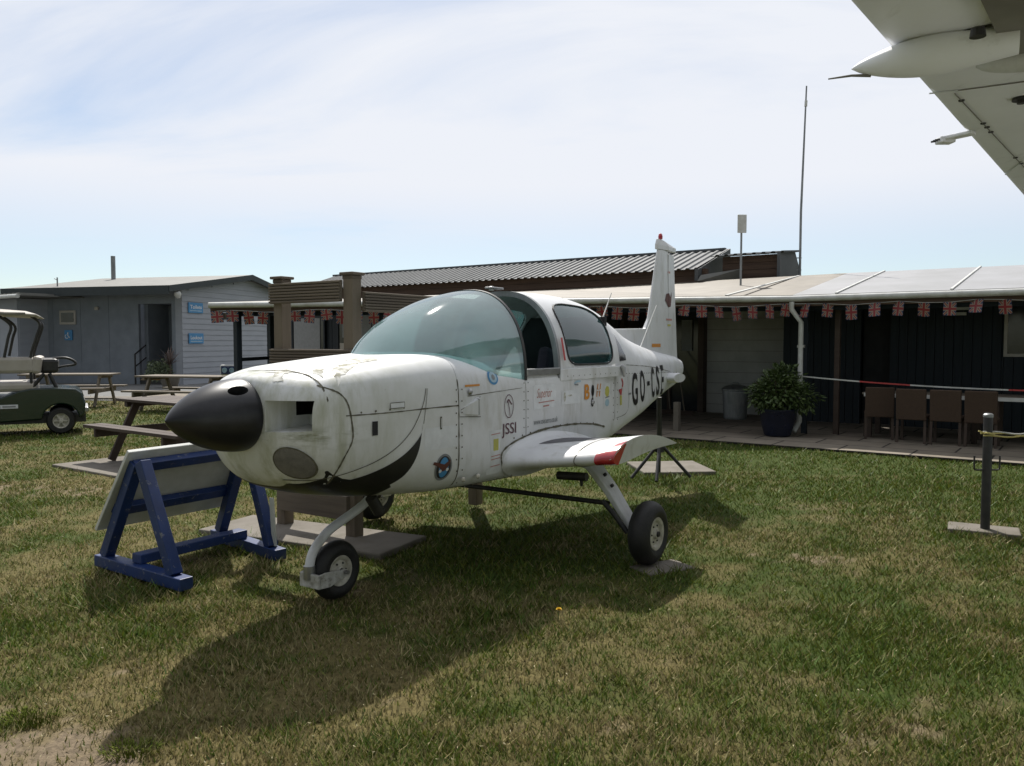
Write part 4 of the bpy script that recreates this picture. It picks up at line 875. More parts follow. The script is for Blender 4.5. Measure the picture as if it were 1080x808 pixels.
mb = MB(); mb.rings([[Vector((x, y*.62, z)) for x, y, z in ((.22, -1, 1.88), (2.0, -1, 1.97), (2.0, 1, 1.97), (.22, 1, 1.88))], [Vector((x, y*.64, z)) for x, y, z in ((.30, -1, 1.93), (1.95, -1, 2.04), (1.95, 1, 2.04), (.30, 1, 1.93))], [Vector((x, y*.5, z)) for x, y, z in ((.45, -1, 1.98), (1.8, -1, 2.08), (1.8, 1, 2.08), (.45, 1, 1.98))]]); mb.build('roof', M['vinyl'], gc, bevel=.02)
mb = MB(); mb.box(.45, .85, .6205, .6325, 1.915, 1.955); mb.build('roof_handhold', M['jet_dark'], gc, bevel=.005)
for y in (.52, -.52):
    for (pts) in ([(.40, y, .75), (.40, y, 1.25), (.32, y, 1.55), (.26, y, 1.78), (.38, y, 1.90)], [(.76, y, 1.25), (.70, y, 1.55), (.66, y, 1.75), (.82, y, 1.90)], [(2.0, y, .7), (1.75, y, 1.93)]):
        mb = MB(); mb.tube(smoothline(pts, 5), .022, 8); mb.build('roof_strut', M['iron'], gc, smooth=60)
mb = MB(); mb.box(.02, .28, -.40, .44, .98, 1.22); mb.build('bag_rack', M['iron'], gc, bevel=.05)
mb = MB(); mb.tube(smoothline([(.1, .35, 1.22), (-.08, .36, 1.23), (-.2, .35, 1.18), (-.22, .35, 1.12), (-.05, .35, 1.09), (.1, .35, 1.05)], 5), .02, 8); mb.build('bag_strap', M['iron'], gc, smooth=60)
mb = MB(); mb.tube([(.40, .52, .75), (.22, .52, .98)], .03); mb.tube([(.05, .45, .74), (.15, .45, .98)], .03); mb.build('rack_stay', M['iron'], gc, smooth=60)
mb = MB(); mb.box(-.40, -.30, -.5, .5, .33, .42); mb.build('bumper', M['steel'], gc, bevel=.02)
mb = MB(); mb.box(.59, .83, .5815, .585, .44, .50); mb.build('name_plate', M['white_st'], gc)
def text_obj(s_, T_, w, h, m, parent, name='lettering', bold=0., thick=0):
    v, f = text2d(s_, 1, bold); xs = [p[0] for p in v]; ys = [p[1] for p in v]; w0 = max(xs)-min(xs); h0 = max(ys)-min(ys); mx_ = (max(xs)+min(xs))/2; my = (max(ys)+min(ys))/2
    mb = MB(); mb.add([T_ @ Vector(((p[0]-mx_)*w/w0, (p[1]-my)*h/h0, 0)) for p in v], f); return mb.build(name, m, parent, normals=False)
mb = MB(); mb.box(.62, .80, .5855, .588, .458, .482); mb.build('plate_print', M['greyst'], gc)
mb = MB(); mb.beam((1.55, .25, .95), (1.35, .25, 1.10), .03, .03); rg = [(1.32+.06*math.sin(a), .25+.17*math.cos(a), 1.12+.12*math.sin(a)) for a in np.linspace(0, 2*math.pi, 21)]; mb.tube(rg, .013, 8); mb.build('steering_wheel', M['iron'], gc, smooth=60)

# ------------------------------------------------------------------ grey shed (toilet block)
SH = Vector((-11.33, 28.04, 0)); sa = math.atan2(.26, .966)     # local x = to the left is negative; local y = back
shed = thing('toilet_block', 'grey-blue single storey toilet block with clapboard gable and dark recessed porch', 'building', SH, -sa)
# local axes: x' = (.966,-.26), y' = (.26,.966)
mb = MB()   # clapboard gable wall as overlapping boards, facing +x at x=0
H = lambda y: 3.40+(y+.0)*(.55/3.83) if y < 3.83 else 3.95-(y-3.83)*(.40/2.2)
z = 0.; 
while z < 3.95:
    z1 = z+.19; y0 = 0; y1 = 6.0
    if z1 > 3.40: y0 = (z1-3.40)/(.55/3.83)
    if z1 > 3.55: y1 = 3.83+(3.95-z1)/(.40/2.2)
    if y1 > y0: mb.add([(.0, y0, z), (.03, y0, z), (.012, y0, z1), (0, y0, z1), (.0, y1, z), (.03, y1, z), (.012, y1, z1), (0, y1, z1)], [(0, 1, 2, 3), (4, 7, 6, 5), (1, 5, 6, 2), (0, 4, 5, 1), (3, 2, 6, 7), (0, 3, 7, 4)])
    z = z1+.002
mb.build('gable_boards', M['clap'], shed)
mb = MB(); mb.prism([(0, 0), (6, 0), (6, 3.55), (3.83, 3.93), (0, 3.38)], Matrix(((0, 0, 1, -.25), (1, 0, 0, 0), (0, 1, 0, 0), (0, 0, 0, 1))), .245); mb.build('gable_wall', M['clap'], shed)
mb = MB()
mb.box(-1.75, -1.6, 0.3, 3, 0, 3.0, 1); mb.box(-1.6, -.25, 1.4, 1.5, 0, 3.2, 0); mb.box(-1.749, -.405, .0, .299, 2.8, 3.2, 0); mb.box(-1.599, -.405, .30, 1.398, 2.8, 3.2, 0)     # porch recess
mb.box(-6.5, -1.75, .0, .12, 0, 3.25, 0); mb.box(-.40, -.25, 0, 1.4, 0, 3.25, 2)
mb.box(-20, -.25, 5.9, 6.0, 0, 3.4, 0); mb.box(-14, -6.5, .25, .35, 0, 3.1, 0)
for x in (-3.0, -4.2, -5.4): mb.box(x-.02, x+.02, -.012, -.001, 0, 3.2, 0)
mb.build('front_wall', [M['shed_panel'], M['shed_panel'], M['shed_panel']], shed)
mb = MB(); mb.box(-1.2, -.45, 1.34, 1.398, .45, 2.55); dr = mb.build('door', mat('dark_grey_door', (.06, .065, .075), .6), shed, bevel=.01)
mb = MB(); mb.tube([(-1.1, 1.31, 1.4), (-1.1, 1.31, 1.6)], .02, 8); mb.build('door_handle', M['steel'], dr)
mb = MB(); mb.box(-1.32, -1.24, 1.30, 1.398, .45, 2.65); mb.build('door_frame', M['white_plastic'], shed)
mb = MB()
for k in range(3): mb.box(-1.7, -.5, .55-.30*k, .85-.30*k if k else 1.4, .0, .48-.16*k)
mb.build('steps', M['iron'], shed, bevel=.01)
mb = MB()
for k in range(3): mb.box(-1.68, -.52, .55-.30*k-.004, .55-.30*k+.05, .481-.16*k, .49-.16*k)
mb.build('step_nosing', M['orange'], shed)
for x in (-1.72, -.48):
    mb = MB(); mb.tube([(x, -.25, 0), (x, -.25, 1.05), (x, .8, 1.65), (x, .8, .4)], .03, 8); mb.tube([(x, -.25, .62), (x, .8, 1.2)], .022, 8); mb.build('handrail', M['iron'], shed)
mb = MB()   # roof: two slopes with fascia
def shed_roof(y0, z0, y1, z1, x0, x1, th=.10): mb.add([(x0, y0, z0), (x1, y0, z0), (x1, y1, z1), (x0, y1, z1), (x0, y0, z0+th), (x1, y0, z0+th), (x1, y1, z1+th), (x0, y1, z1+th)], [(0, 3, 2, 1), (4, 5, 6, 7), (0, 1, 5, 4), (1, 2, 6, 5), (2, 3, 7, 6), (3, 0, 4, 7)])
shed_roof(-1.0, 3.24, 3.83, 3.96, -6.6, .30); shed_roof(3.83, 3.96, 6.5, 3.46, -6.6, .30); rf = mb.build('roof', M['roof_pale'], shed)
mb = MB(); mb.add([(.302, -1.03, 3.14), (.34, -1.03, 3.14), (.34, 3.83, 3.86), (.302, 3.83, 3.86), (.302, -1.03, 3.345), (.34, -1.03, 3.345), (.34, 3.83, 4.065), (.302, 3.83, 4.065)], [(0, 3, 2, 1), (4, 5, 6, 7), (0, 1, 5, 4), (1, 2, 6, 5), (2, 3, 7, 6), (3, 0, 4, 7)])
mb.add([(.302, 3.83, 3.86), (.34, 3.83, 3.86), (.34, 6.53, 3.35), (.302, 6.53, 3.35), (.302, 3.83, 4.065), (.34, 3.83, 4.065), (.34, 6.53, 3.555), (.302, 6.53, 3.555)], [(0, 3, 2, 1), (4, 5, 6, 7), (0, 1, 5, 4), (1, 2, 6, 5), (2, 3, 7, 6), (3, 0, 4, 7)])
mb.box(-6.6, .302, -1.04, -1.002, 3.05, 3.345); mb.build('fascia', M['fascia'], rf)
mb = MB(); mb.lathe([(.10, 0), (.12, .1), (.05, .22)], Matrix.Translation((.3, -.6, 3.15)) @ Matrix.Rotation(R(200), 4, 'X'), 14); mb.build('outdoor_lamp', M['white_plastic'], shed, smooth=50)
mb = MB(); mb.lathe([(.085, 3.4), (.085, 4.85)], Matrix.Translation((-5.35, 3.0, 0)), 14); mb.build('flue_pipe', M['galv'], shed, smooth=50)
mb = MB(); mb.box(-5.06, -4.36, -.05, -.002, 2.10, 2.60); wf = mb.build('window_frame', M['vinyl'], shed, bevel=.01)
mb = MB(); mb.box(-4.98, -4.44, -.056, -.049, 2.18, 2.52); mb.build('pane', M['black_glass'], wf)
mb = MB(); mb.box(-3.52, -3.37, -.09, -.002, 2.60, 2.72); mb.build('outdoor_lamp', M['vinyl'], shed, bevel=.02)
# lower annexe to the left
ann = thing('annexe', 'lower grey annexe with corrugated eave behind the golf cart at the left edge', 'building', (-17.3, 28.7, 0), R(-35))
mb = MB(); mb.box(-12, 0, 0, .2, 0, 3.0); mb.box(-12, -11.8, .2, 2, 0, 3.0); mb.box(-.15, 0, .2, 1.2, 0, 3.0)
for x in (-.02, -1.6, -3.2): mb.box(x-.12, x-.02, -.05, -.002, 0, 3.0)
mb.build('wall', M['clap'], ann)
mb = MB()
x = -12.
while x < 1.5:
    mb.box(x, x+.16, -.7, 1.4, 3.06, 3.12); mb.box(x+.16, x+.32, -.7, 1.4, 3.02, 3.06); x += .32
mb.build('roof', M['roof_pale'], ann)
mb = MB(); mb.tube([(-12, -.78, 3.0), (1.7, -.78, 3.0)], .07, 10); mb.build('gutter', M['white_plastic'], ann, smooth=50)
mb = MB(); mb.box(-6.6, -2.7, -.04, -.002, 1.0, 2.35); wf = mb.build('window_frame', M['white_plastic'], ann, bevel=.01); mb = MB(); mb.box(-6.5, -2.8, -.05, -.041, 1.08, 2.27); mb.build('pane', M['black_glass'], wf)
mb = MB(); mb.box(-6.4, -2.9, -.06, -.051, 1.55, 1.95); mb.build('poster', M['paleblue'], ann); mb = MB(); mb.box(-6.6, -2.7, -.08, -.003, 2.5, 2.72); mb.build('red_sign_board', M['redst'], ann)
mb = MB(); mb.tube([(.9, .9, 3.1), (.9, .9, 3.75)], .025, 8); mb.tube([(.7, .9, 3.72), (.9, .9, 3.66)], .015, 6); mb.build('aerial', M['galv'], ann)
# wall signs on the gable
def gable_sign(y, z, w, h, mats, label, text, name='wall_sign'):
    loc = SH+Matrix.Rotation(-sa, 3, 'Z') @ Vector((.035, y, z)); o = thing(name, label, 'sign', loc, -sa)
    mb = MB(); mb.box(0, .03, -w/2, w/2, -h/2, h/2); mb.build('panel', mats, o, bevel=.006)
    if text: text_obj(text, Matrix(((0, 0, 1, .033), (1, 0, 0, 0), (0, 1, 0, .03), (0, 0, 0, 1))), w*.8, h*.36, M['white_st'], o, bold=.02)
    mb = MB(); mb.box(.0305, .0325, -w*.4, w*.4, -h*.33, -h*.25); mb.build('small_print', M['paleblue'], o)
    return o
gable_sign(.70, 2.67, .80, .36, M['blue_st'], 'blue sign with white lettering, upper of two on the grey gable', 'Toilets')
gable_sign(.70, 1.60, .80, .36, M['blue_st'], 'blue sign with white lettering, lower of two on the grey gable', 'Lookout')
o = thing('wall_sign', 'small blue square sign under the toilet block window', 'sign', SH+Matrix.Rotation(-sa, 3, 'Z') @ Vector((-4.69, -.03, 1.72)), -sa)
mb = MB(); mb.box(-.16, .16, -.02, 0.02, -.18, .18); mb.build('panel', M['blue_st'], o); 
mb = MB(); mb.tube([(0, -.03, .1), (0, -.03, -.02), (.08, -.03, -.1)], .02, 6); mb.tube([(-.05+.07*math.cos(a), -.03, -.05+.07*math.sin(a)) for a in np.linspace(1.8, 5.8, 12)], .015, 6); mb.build('symbol', M['white_st'], o)
# steps planter
pl = thing('planter', 'spiky cordyline and grey-green shrub in a planter beside the porch steps', 'plant', (-11.0, 26.2, 0))
mb = MB(); mb.lathe([(.22, 0), (.32, .38), (.30, .38), (.27, .33)], None, 20); mb.build('pot', M['concrete'], pl, smooth=40)
def leaves(parent, name, m, c_, rad, n_, size, up=.2, aspect=2.2):
    mb = MB()
    for i in range(n_):
        d = Vector((random.gauss(0, 1), random.gauss(0, 1), random.gauss(0, 1)+up)).normalized(); r_ = random.random()**.4
        lump = 1+.22*math.sin(d.x*5+c_[0]*3)*math.cos(d.z*6+1)+.12*math.sin(d.y*9)
        p = Vector(c_)+Vector((d.x*rad[0], d.y*rad[1], d.z*rad[2]))*r_*lump
        n1 = Vector((random.gauss(0, 1), random.gauss(0, 1), random.gauss(0, .6)+.8)).normalized(); t1 = n1.cross(d+Vector((.01, .02, .03))).normalized(); s_ = size*random.uniform(.6, 1.2); b1 = n1.cross(t1)
        mb.add([p-t1*s_*aspect/2, p+b1*s_/2+n1*s_*.1, p+t1*s_*aspect/2, p-b1*s_/2+n1*s_*.1], [(0, 1, 2, 3)])
    return mb.build(name, m, parent, normals=False)
leaves(pl, 'foliage', M['leaf2'], (-.35, 0, .55), (.45, .4, .38), 700, .05)
mb = MB()
for k in range(34):
    a = random.uniform(0, 6.28); e = random.uniform(.2, 1.4); L_ = random.uniform(.5, .8); d = Vector((math.cos(a)*math.cos(e), math.sin(a)*math.cos(e), math.sin(e))); s_ = d.cross(Vector((0, 0, 1))).normalized()*.02
    p = Vector((0, 0, .75)); q1 = p+d*L_*.6; q2 = p+d*L_-Vector((0, 0, .12)); mb.add([p-s_, p+s_, q1+s_, q1-s_, q2], [(0, 1, 2, 3), (3, 2, 4)])
mb.build('spiky_leaves', mat('purple_green_leaf', (.10, .07, .06), .6), pl, normals=False)
mb = MB(); mb.tube([(0, 0, .3), (0, 0, .78)], .04); mb.build('stem', M['brown_timber'], pl)
# small power hook-up box with two sockets
hb = thing('hookup_post', 'small white box with two round blue sockets behind the spinner', 'power box', (-4.95, 14.3, 0), R(-6))
mb = MB(); mb.box(-.03, .03, -.03, .03, 0, .9); mb.build('post', M['iron'], hb)
mb = MB(); mb.box(-.165, .165, -.05, .05, .90, 1.09); cb = mb.build('casing', M['white_plastic'], hb, bevel=.03)
mb = MB(); mb.box(-.135, .135, -.056, -.049, .925, 1.065); mb.build('socket_panel', M['navy'], hb)
for x in (-.065, .065): mb = MB(); mb.lathe([(.045, 0), (.045, .02), (.03, .022), (.03, .01), (.001, .01)], Matrix.Translation((x, -.057, .995)) @ Matrix.Rotation(R(90), 4, 'X'), 18); mb.build('socket', M['paleblue'], hb, smooth=40)

# ------------------------------------------------------------------ clubhouse
cb = thing('clubhouse', 'long low clubhouse with dark blue boards, white wall bay, veranda and lean-to roof', 'building', B0, BR)
def boards(mb, a0, a1, n_, z0, z1, w=.14, m=0):
    a = a0
    while a < a1-.01:
        b_ = min(a+w, a1); mb.box(a+.004, b_-.004, n_-.02-.006*((int(a/w)) % 2), n_+.06, z0, z1, m); a = b_
WL = MB(); 
boards(WL, -13.9, -3.2, 3.9, .0, 2.45); boards(WL, .294, 1.67, 3.9, 0, 2.45); boards(WL, 2.15, 3.86, 3.9, 0, 2.45); boards(WL, 3.86, 5.3, 3.9, 0, 1.25); boards(WL, 3.86, 5.3, 3.9, 2.18, 2.45); boards(WL, 5.3, 11, 3.9, 0, 2.45)
WL.box(.30, .40, 3.96, 4.7, 0, 2.5); WL.box(-13.9, -13.8, 3.96, 7.5, 0, 2.5)
WL.build('wall', M['blue_board'], cb)
mb = MB(); mb.box(-1.5, .299, 4.6, 4.75, 0, 2.62); mb.build('white_wall', M['white_wall'], cb)
mb = MB()
for k in range(11): mb.box(-1.5, .29, 4.594, 4.5995, .22*k+.2, .22*k+.207)
mb.build('block_joints', M['concrete'], cb)
mb = MB(); mb.box(-13.8, 11, 5.0, 5.15, 0, 2.6); mb.box(10.9, 11.05, 3.9, 5.0, 0, 2.6); mb.build('back_wall', M['dark'], cb)
mb = MB(); mb.box(-3.2, -1.5, 4.70, 4.8, 0, 2.3); dw = mb.build('glazed_doors', M['black_glass'], cb)
mb = MB(); mb.box(-3.2, -3.12, 3.96, 4.7, 0, 2.4); mb.box(-1.62, -1.5, 4.4, 4.69, 0, 2.5); mb.box(-2.42, -2.34, 4.65, 4.69, 0, 2.3); mb.build('door_frame', M['brown_timber'], dw)
mb = MB(); mb.box(-2.10, -1.86, 4.66, 4.695, 1.3, 1.95); mb.build('door_poster', M['greyst'], dw)
mb = MB(); mb.box(1.68, 2.14, 4.05, 4.12, 0, 2.1); mb.build('doorway', M['dark'], cb)
def win(a0, a1, n_, z0, z1, fm, posters=()):
    mb = MB(); w = .05
    mb.box(a0, a1, n_-.06, n_, z0, z0+w); mb.box(a0, a1, n_-.06, n_, z1-w, z1); mb.box(a0, a0+w, n_-.06, n_, z0+w, z1-w); mb.box(a1-w, a1, n_-.06, n_, z0+w, z1-w); f_ = mb.build('window', fm, cb)
    mb = MB(); mb.box(a0+w, a1-w, n_-.035, n_-.03, z0+w, z1-w); mb.build('pane', M['black_glass'], f_)
    for (b0, b1, y0, y1, m_) in posters: mb = MB(); mb.box(b0, b1, n_-.05, n_-.04, y0, y1); mb.build('poster', m_, f_)
win(3.86, 5.3, 3.88, 1.25, 2.18, M['vinyl'], [(4.3, 4.7, 1.55, 1.75, M['greyst'])])
win(-13.7, -12.3, 3.86, 1.0, 2.2, M['blue_board'], [(-13.6, -12.5, 1.05, 2.15, M['greyst'])])
win(-11.8, -10.3, 3.86, 1.0, 2.25, M['blue_board'], [(-11.7, -11.5, 1.25, 1.45, M['vinyl']), (-11.4, -11.2, 1.3, 1.5, M['vinyl']), (-11.1, -10.9, 1.28, 1.5, M['vinyl']), (-10.8, -10.5, 1.25, 1.5, M['vinyl']), (-11.6, -10.5, 1.6, 2.15, M['greyst'])])
win(-9.9, -8.9, 3.86, 1.0, 1.95, M['vinyl']); win(-8.2, -7.0, 3.86, .9, 2.1, M['vinyl'], [(-8.0, -7.7, 1.3, 1.6, M['white_st'])]); win(-6.2, -5.0, 3.86, 1.0, 2.1, M['blue_board'])
# lean-to roof
E0 = (-7.0, -3.36); E1 = (1.155, 1.6)
def zroof(a, n_):
    return 2.20+.58*(n_-1.6)/3.4
def sheet(mb, pts, th, m=0):
    n_ = len(pts); mb.add([(a, b_, z) for a, b_, z in pts]+[(a, b_, z+th) for a, b_, z in pts], [tuple(range(n_-1, -1, -1)), tuple(range(n_, 2*n_))]+[(i, (i+1) % n_, n_+(i+1) % n_, n_+i) for i in range(n_)], m)
mb = MB(); sheet(mb, [(E1[0], 1.55, 2.20), (11, 1.55, 2.20), (11, 5.0, 2.78), (E1[0], 5.0, 2.78)], .03); lr = mb.build('veranda_roof', M['roof_grey'], cb)
mb = MB()
sheet(mb, [(E1[0]-.001, 1.55, 2.20), (E1[0]-.001, 5.0, 2.78), (-5, 5.0, 2.72)], .03); sheet(mb, [(E1[0]-.001, 1.55, 2.20), (-5, 5.0, 2.72), (-10, 5.0, 2.68), E0+(2.12,)], .03); sheet(mb, [E0+(2.12,), (-10, 5.0, 2.68), (-13.9, 5.0, 2.66)], .03)
mb.build('veranda_roof_end', M['roof_tan'], cb)
mb = MB()
for a in (2.6-.79, 3.38, 4.95, 6.52, 8.09): mb.add([(a-.016, 1.54, 2.232), (a+.016, 1.54, 2.232), (a+.016, 5, 2.812), (a-.016, 5, 2.812), (a-.016, 1.54, 2.25), (a+.016, 1.54, 2.25), (a+.016, 5, 2.83), (a-.016, 5, 2.83)], [(0, 3, 2, 1), (4, 5, 6, 7), (0, 1, 5, 4), (1, 2, 6, 5), (2, 3, 7, 6), (3, 0, 4, 7)])
a = .24; mb.beam((a, 1.1, 2.235), (a, 5, 2.80), .05, .02)
mb.build('roof_seam', M['white_plastic'], lr)
e0 = Vector((E0[0], E0[1], 2.10)); e1 = Vector((E1[0], E1[1]-.06, 2.17)); e2 = Vector((11, 1.54, 2.17)); dn = (e1-e0).cross(Vector((0, 0, 1))).normalized()
mb = MB(); mb.tube([e0+dn*.06, e1+dn*.03, e2+Vector((0, -.06, 0))], .048, 12); gt = mb.build('gutter', M['white_plastic'], cb, smooth=50)
mb = MB(); mb.beam(e0+Vector((0, 0, -.04)), e1+Vector((0, 0, -.05)), .03, .14); mb.beam(e1+Vector((.02, .02, -.05)), e2+Vector((0, .03, -.05)), .03, .14); mb.build('eave_fascia', M['brown_board'], cb)
mb = MB(); mb.beam(e0+Vector((.2, .3, -.12)), e1+Vector((0, .25, -.12)), .08, .12); mb.beam(e1+Vector((0, .2, -.12)), e2+Vector((0, .25, -.12)), .08, .12); mb.build('eave_beam', M['blue_board'], cb)
mb = MB(); mb.tube([(1.155, 1.50, 2.12), (1.155, 1.50, 2.0), (1.27, 1.62, 1.80), (1.27, 1.62, .22), (1.22, 1.50, .07)], .040, 12); mb.box(1.22, 1.32, 1.60, 1.68, 1.40, 1.44); mb.build('downpipe', M['white_plastic'], cb, smooth=40)
for a, n_, m_ in ((1.75, 1.95, M['brown_timber']), (1.30, 1.78, M['blue_board']), (5.6, 1.9, M['blue_board'])):
    mb = MB(); mb.box(a-.04, a+.04, n_-.04, n_+.04, 0, 2.15); mb.build('veranda_post', m_, cb, bevel=.004)
def W2B(x, y): dx, dy = x-B0.x, y-B0.y; return (.813*dx-.582*dy, .582*dx+.813*dy)
for (x, y) in ((-4.62, 13.75), (-4.55, 15.4), (-1.2, 13.45)):
    a, n_ = W2B(x, y); mb = MB(); mb.box(a-.05, a+.05, n_-.05, n_+.05, 0, 2.1 if y < 15 else 2.2); mb.build('veranda_post', M['blue_board'], cb, bevel=.004)
a, n_ = W2B(-4.62, 13.75); c_, d_ = W2B(-4.55, 15.4); mb = MB(); mb.beam((a, n_, 1.19), (c_, d_, 1.19), .05, .06); mb.beam((a, n_, .68), (c_, d_, .68), .05, .06); mb.build('veranda_rail', M['blue_board'], cb)
mb = MB(); a, n_ = W2B(2.72, 13.4); mb.box(a-.045, a+.045, n_-.045, n_+.045, .02, .50); mb.build('stub_post', M['concrete'], cb)
# upper storey strip with corrugated roof
mb = MB(); mb.box(-14.6, -1.7, 5.02, 5.12, 2.5, 3.04)
for k in range(3): mb.box(-14.6, -1.7, 5.0, 5.018, 2.62+.145*k, 2.755+.145*k)
mb.box(-1.55, -.32, 5.55, 5.65, 2.5, 3.32)
for k in range(4): mb.box(-1.55, -.32, 5.53, 5.548, 2.72+.15*k, 2.86+.15*k)
mb.box(-.42, -.32, 5.65, 6.3, 2.5, 3.3); mb.build('upper_wall', M['brown_board'], cb)
def corr(a0, a1, n0, z0, n1, z1, name):
    prof = []; a = a0; per = .20
    while a < a1:
        prof += [(a, 0), (a+.09, 0), (a+.12, .030), (a+.17, .030)]; a += per
    prof.append((a1, 0)); n_ = len(prof); up_ = Vector((0, -(z1-z0), (n1-n0))).normalized()
    v_ = [Vector((a, n0, z0))+up_*h_ for a, h_ in prof]+[Vector((a, n1, z1))+up_*h_ for a, h_ in prof]
    v_ += [v-up_*.012 for v in v_]
    mb = MB(); mb.add(v_, [(i, i+1, n_+i+1, n_+i) for i in range(n_-1)]+[(2*n_+i, 3*n_+i, 3*n_+i+1, 2*n_+i+1) for i in range(n_-1)]+[(i, 2*n_+i, 2*n_+i+1, i+1) for i in range(n_-1)]); return mb.build(name, M['corr'], cb, normals=False)
corr(-15.0, -1.9, 4.82, 3.03, 6.6, 3.58, 'corrugated_roof'); corr(-1.75, -.18, 5.35, 3.33, 6.5, 3.44, 'corrugated_roof')
mb = MB(); mb.box(-15, -1.9, 6.55, 6.66, 3.585, 3.64); mb.build('ridge_cap', M['corr'], cb)
mb = MB(); mb.add([(-15, 6.6, 3.56), (-1.9, 6.6, 3.56), (-1.9, 9.5, 2.6), (-15, 9.5, 2.6)], [(0, 1, 2, 3)]); mb.build('rear_roof', M['corr'], cb)
# grey verge boards of the stepped gable
mb = MB(); mb.add([(-1.88, 4.8, 2.78), (-1.88, 4.8, 3.02), (-1.88, 6.65, 3.62), (-1.88, 6.65, 2.9), (-1.80, 4.8, 2.78), (-1.80, 4.8, 3.02), (-1.80, 6.65, 3.62), (-1.80, 6.65, 2.9)], [(0, 1, 2, 3), (4, 7, 6, 5), (0, 4, 5, 1), (1, 5, 6, 2), (2, 6, 7, 3), (3, 7, 4, 0)]); mb.build('verge_board', M['corr'], cb)
mb = MB(); mb.add([(-1.78, 4.7, 2.76), (-1.2, 5.5, 2.80), (-1.1, 5.52, 3.05), (-1.76, 4.85, 2.9), (-1.78, 4.78, 2.76), (-1.2, 5.56, 2.80), (-1.1, 5.58, 3.05), (-1.76, 4.93, 2.9)], [(0, 1, 2, 3), (4, 7, 6, 5), (0, 4, 5, 1), (1, 5, 6, 2), (2, 6, 7, 3), (3, 7, 4, 0)]); mb.build('flashing', M['roof_pale'], cb)
mb = MB(); mb.add([(-.30, 5.3, 2.8), (-.30, 5.3, 3.34), (-.30, 6.3, 3.44), (-.30, 7.0, 2.75), (-.24, 5.3, 2.8), (-.24, 5.3, 3.34), (-.24, 6.3, 3.44), (-.24, 7.0, 2.75)], [(0, 1, 2, 3), (4, 7, 6, 5), (0, 4, 5, 1), (1, 5, 6, 2), (2, 6, 7, 3), (3, 7, 4, 0)]); mb.build('verge_board', M['corr'], cb)
mb = MB(); mb.box(3.0, 3.35, 3.80, 3.875, 2.02, 2.16); mb.box(3.02, 3.32, 3.78, 3.799, 1.93, 1.98); mb.build('wall_heater', M['white_plastic'], cb)

# small tan sign on the veranda end
o = thing('hanging_sign', 'small tan board with red panel hanging from the veranda end', 'sign', (-4.78, 13.68, 1.92), R(0))
mb = MB(); mb.box(-.21, .14, -.01, .01, -.055, .055); mb.build('panel', M['roof_tan'], o); mb = MB(); mb.box(-.19, -.08, -.014, -.0105, -.05, .05); mb.build('red_panel', M['redst'], o)
mb = MB(); mb.box(-.165, -.105, -.017, -.0145, -.02, .025); mb.build('symbol', M['vinyl'], o); mb = MB(); mb.tube([(.1, 0, .055), (.1, 0, .17)], .006, 6); mb.build('hanger', M['iron'], o)
# masts
ms = thing('radio_mast', 'tall thin whip mast rising behind the right end of the corrugated roof', 'antenna', Bw(-.04, 6.0, 0))
zt = 1.5+(360-90)/860*16.9
mb = MB(); mb.tube([(0, 0, 0), (0, 0, 4.2), (.07, 0, zt)], [.03, .026, .016], 8); mb.build('pole', M['galv'], ms, smooth=60)
mb = MB(); mb.tube([(.062, 0, zt-.42), (.066, 0, zt-.30)], .03, 8); mb.build('coil', M['white_plastic'], ms)
mb = MB(); mb.beam((-.08, 0, 3.0), (.03, 0, 3.0), .02, .02); mb.beam((-.08, 0, 3.25), (.03, 0, 3.25), .02, .02); mb.build('bracket', M['galv'], ms)
pa = thing('panel_antenna', 'flat white panel antenna on a short pole above the veranda roof', 'antenna', Bw(-.44, 3.6, 0))
y_ = Bw(-.44, 3.6).y; z0 = 1.5+(360-292)/860*y_; z1 = 1.5+(360-247)/860*y_; z2 = 1.5+(360-228)/860*y_
mb = MB(); mb.tube([(0, 0, 2.3), (0, 0, z1+.1)], .02, 8); mb.build('pole', M['galv'], pa, smooth=60)
mb = MB(); mb.box(-.085, .085, -.05, -.02, z1, z2); mb.build('panel', M['white_plastic'], pa, bevel=.01)

# bunting
FB = flat('flag_blue', (.012, .022, .09)); FW = flat('flag_white', (.27, .23, .17)); FR = flat('flag_red', (.22, .016, .02))
bu = thing('bunting', 'string of small union flags hung under the whole veranda eave', 'bunting')
mb = MB()
w, h_ = .17, .20; e = .0012
mb.box(-w/2, w/2, 0, .002, -h_, 0, 0)
def strip3(p, q, t_, lay, m_):
    p = Vector((p[0], p[1])); q = Vector((q[0], q[1])); d = (q-p).normalized(); nn = Vector((-d.y, d.x))*t_/2
    for y in (-e*lay, .002+e*lay): mb.add([(a.x, y, a.y) for a in (p-nn, q-nn, q+nn, p+nn)], [(0, 1, 2, 3)], m_)
strip3((-w/2+.01, -.012), (w/2-.01, -h_+.012), .034, 1, 1); strip3((w/2-.01, -.012), (-w/2+.01, -h_+.012), .034, 1.3, 1)
strip3((-w/2+.01, -.012), (w/2-.01, -h_+.012), .013, 2, 2); strip3((w/2-.01, -.012), (-w/2+.01, -h_+.012), .013, 2.3, 2)
strip3((0, 0), (0, -h_), .058, 3, 1); strip3((-w/2, -h_/2), (w/2, -h_/2), .058, 3.3, 1); strip3((0, 0), (0, -h_), .034, 4, 2); strip3((-w/2, -h_/2), (w/2, -h_/2), .034, 4.3, 2)
f0 = mb.build('flag', [FB, FW, FR], bu, normals=False)
eaves = []
p0 = Bw(*E0); p1 = Bw(*E1); p2 = Bw(8.5, 1.6)
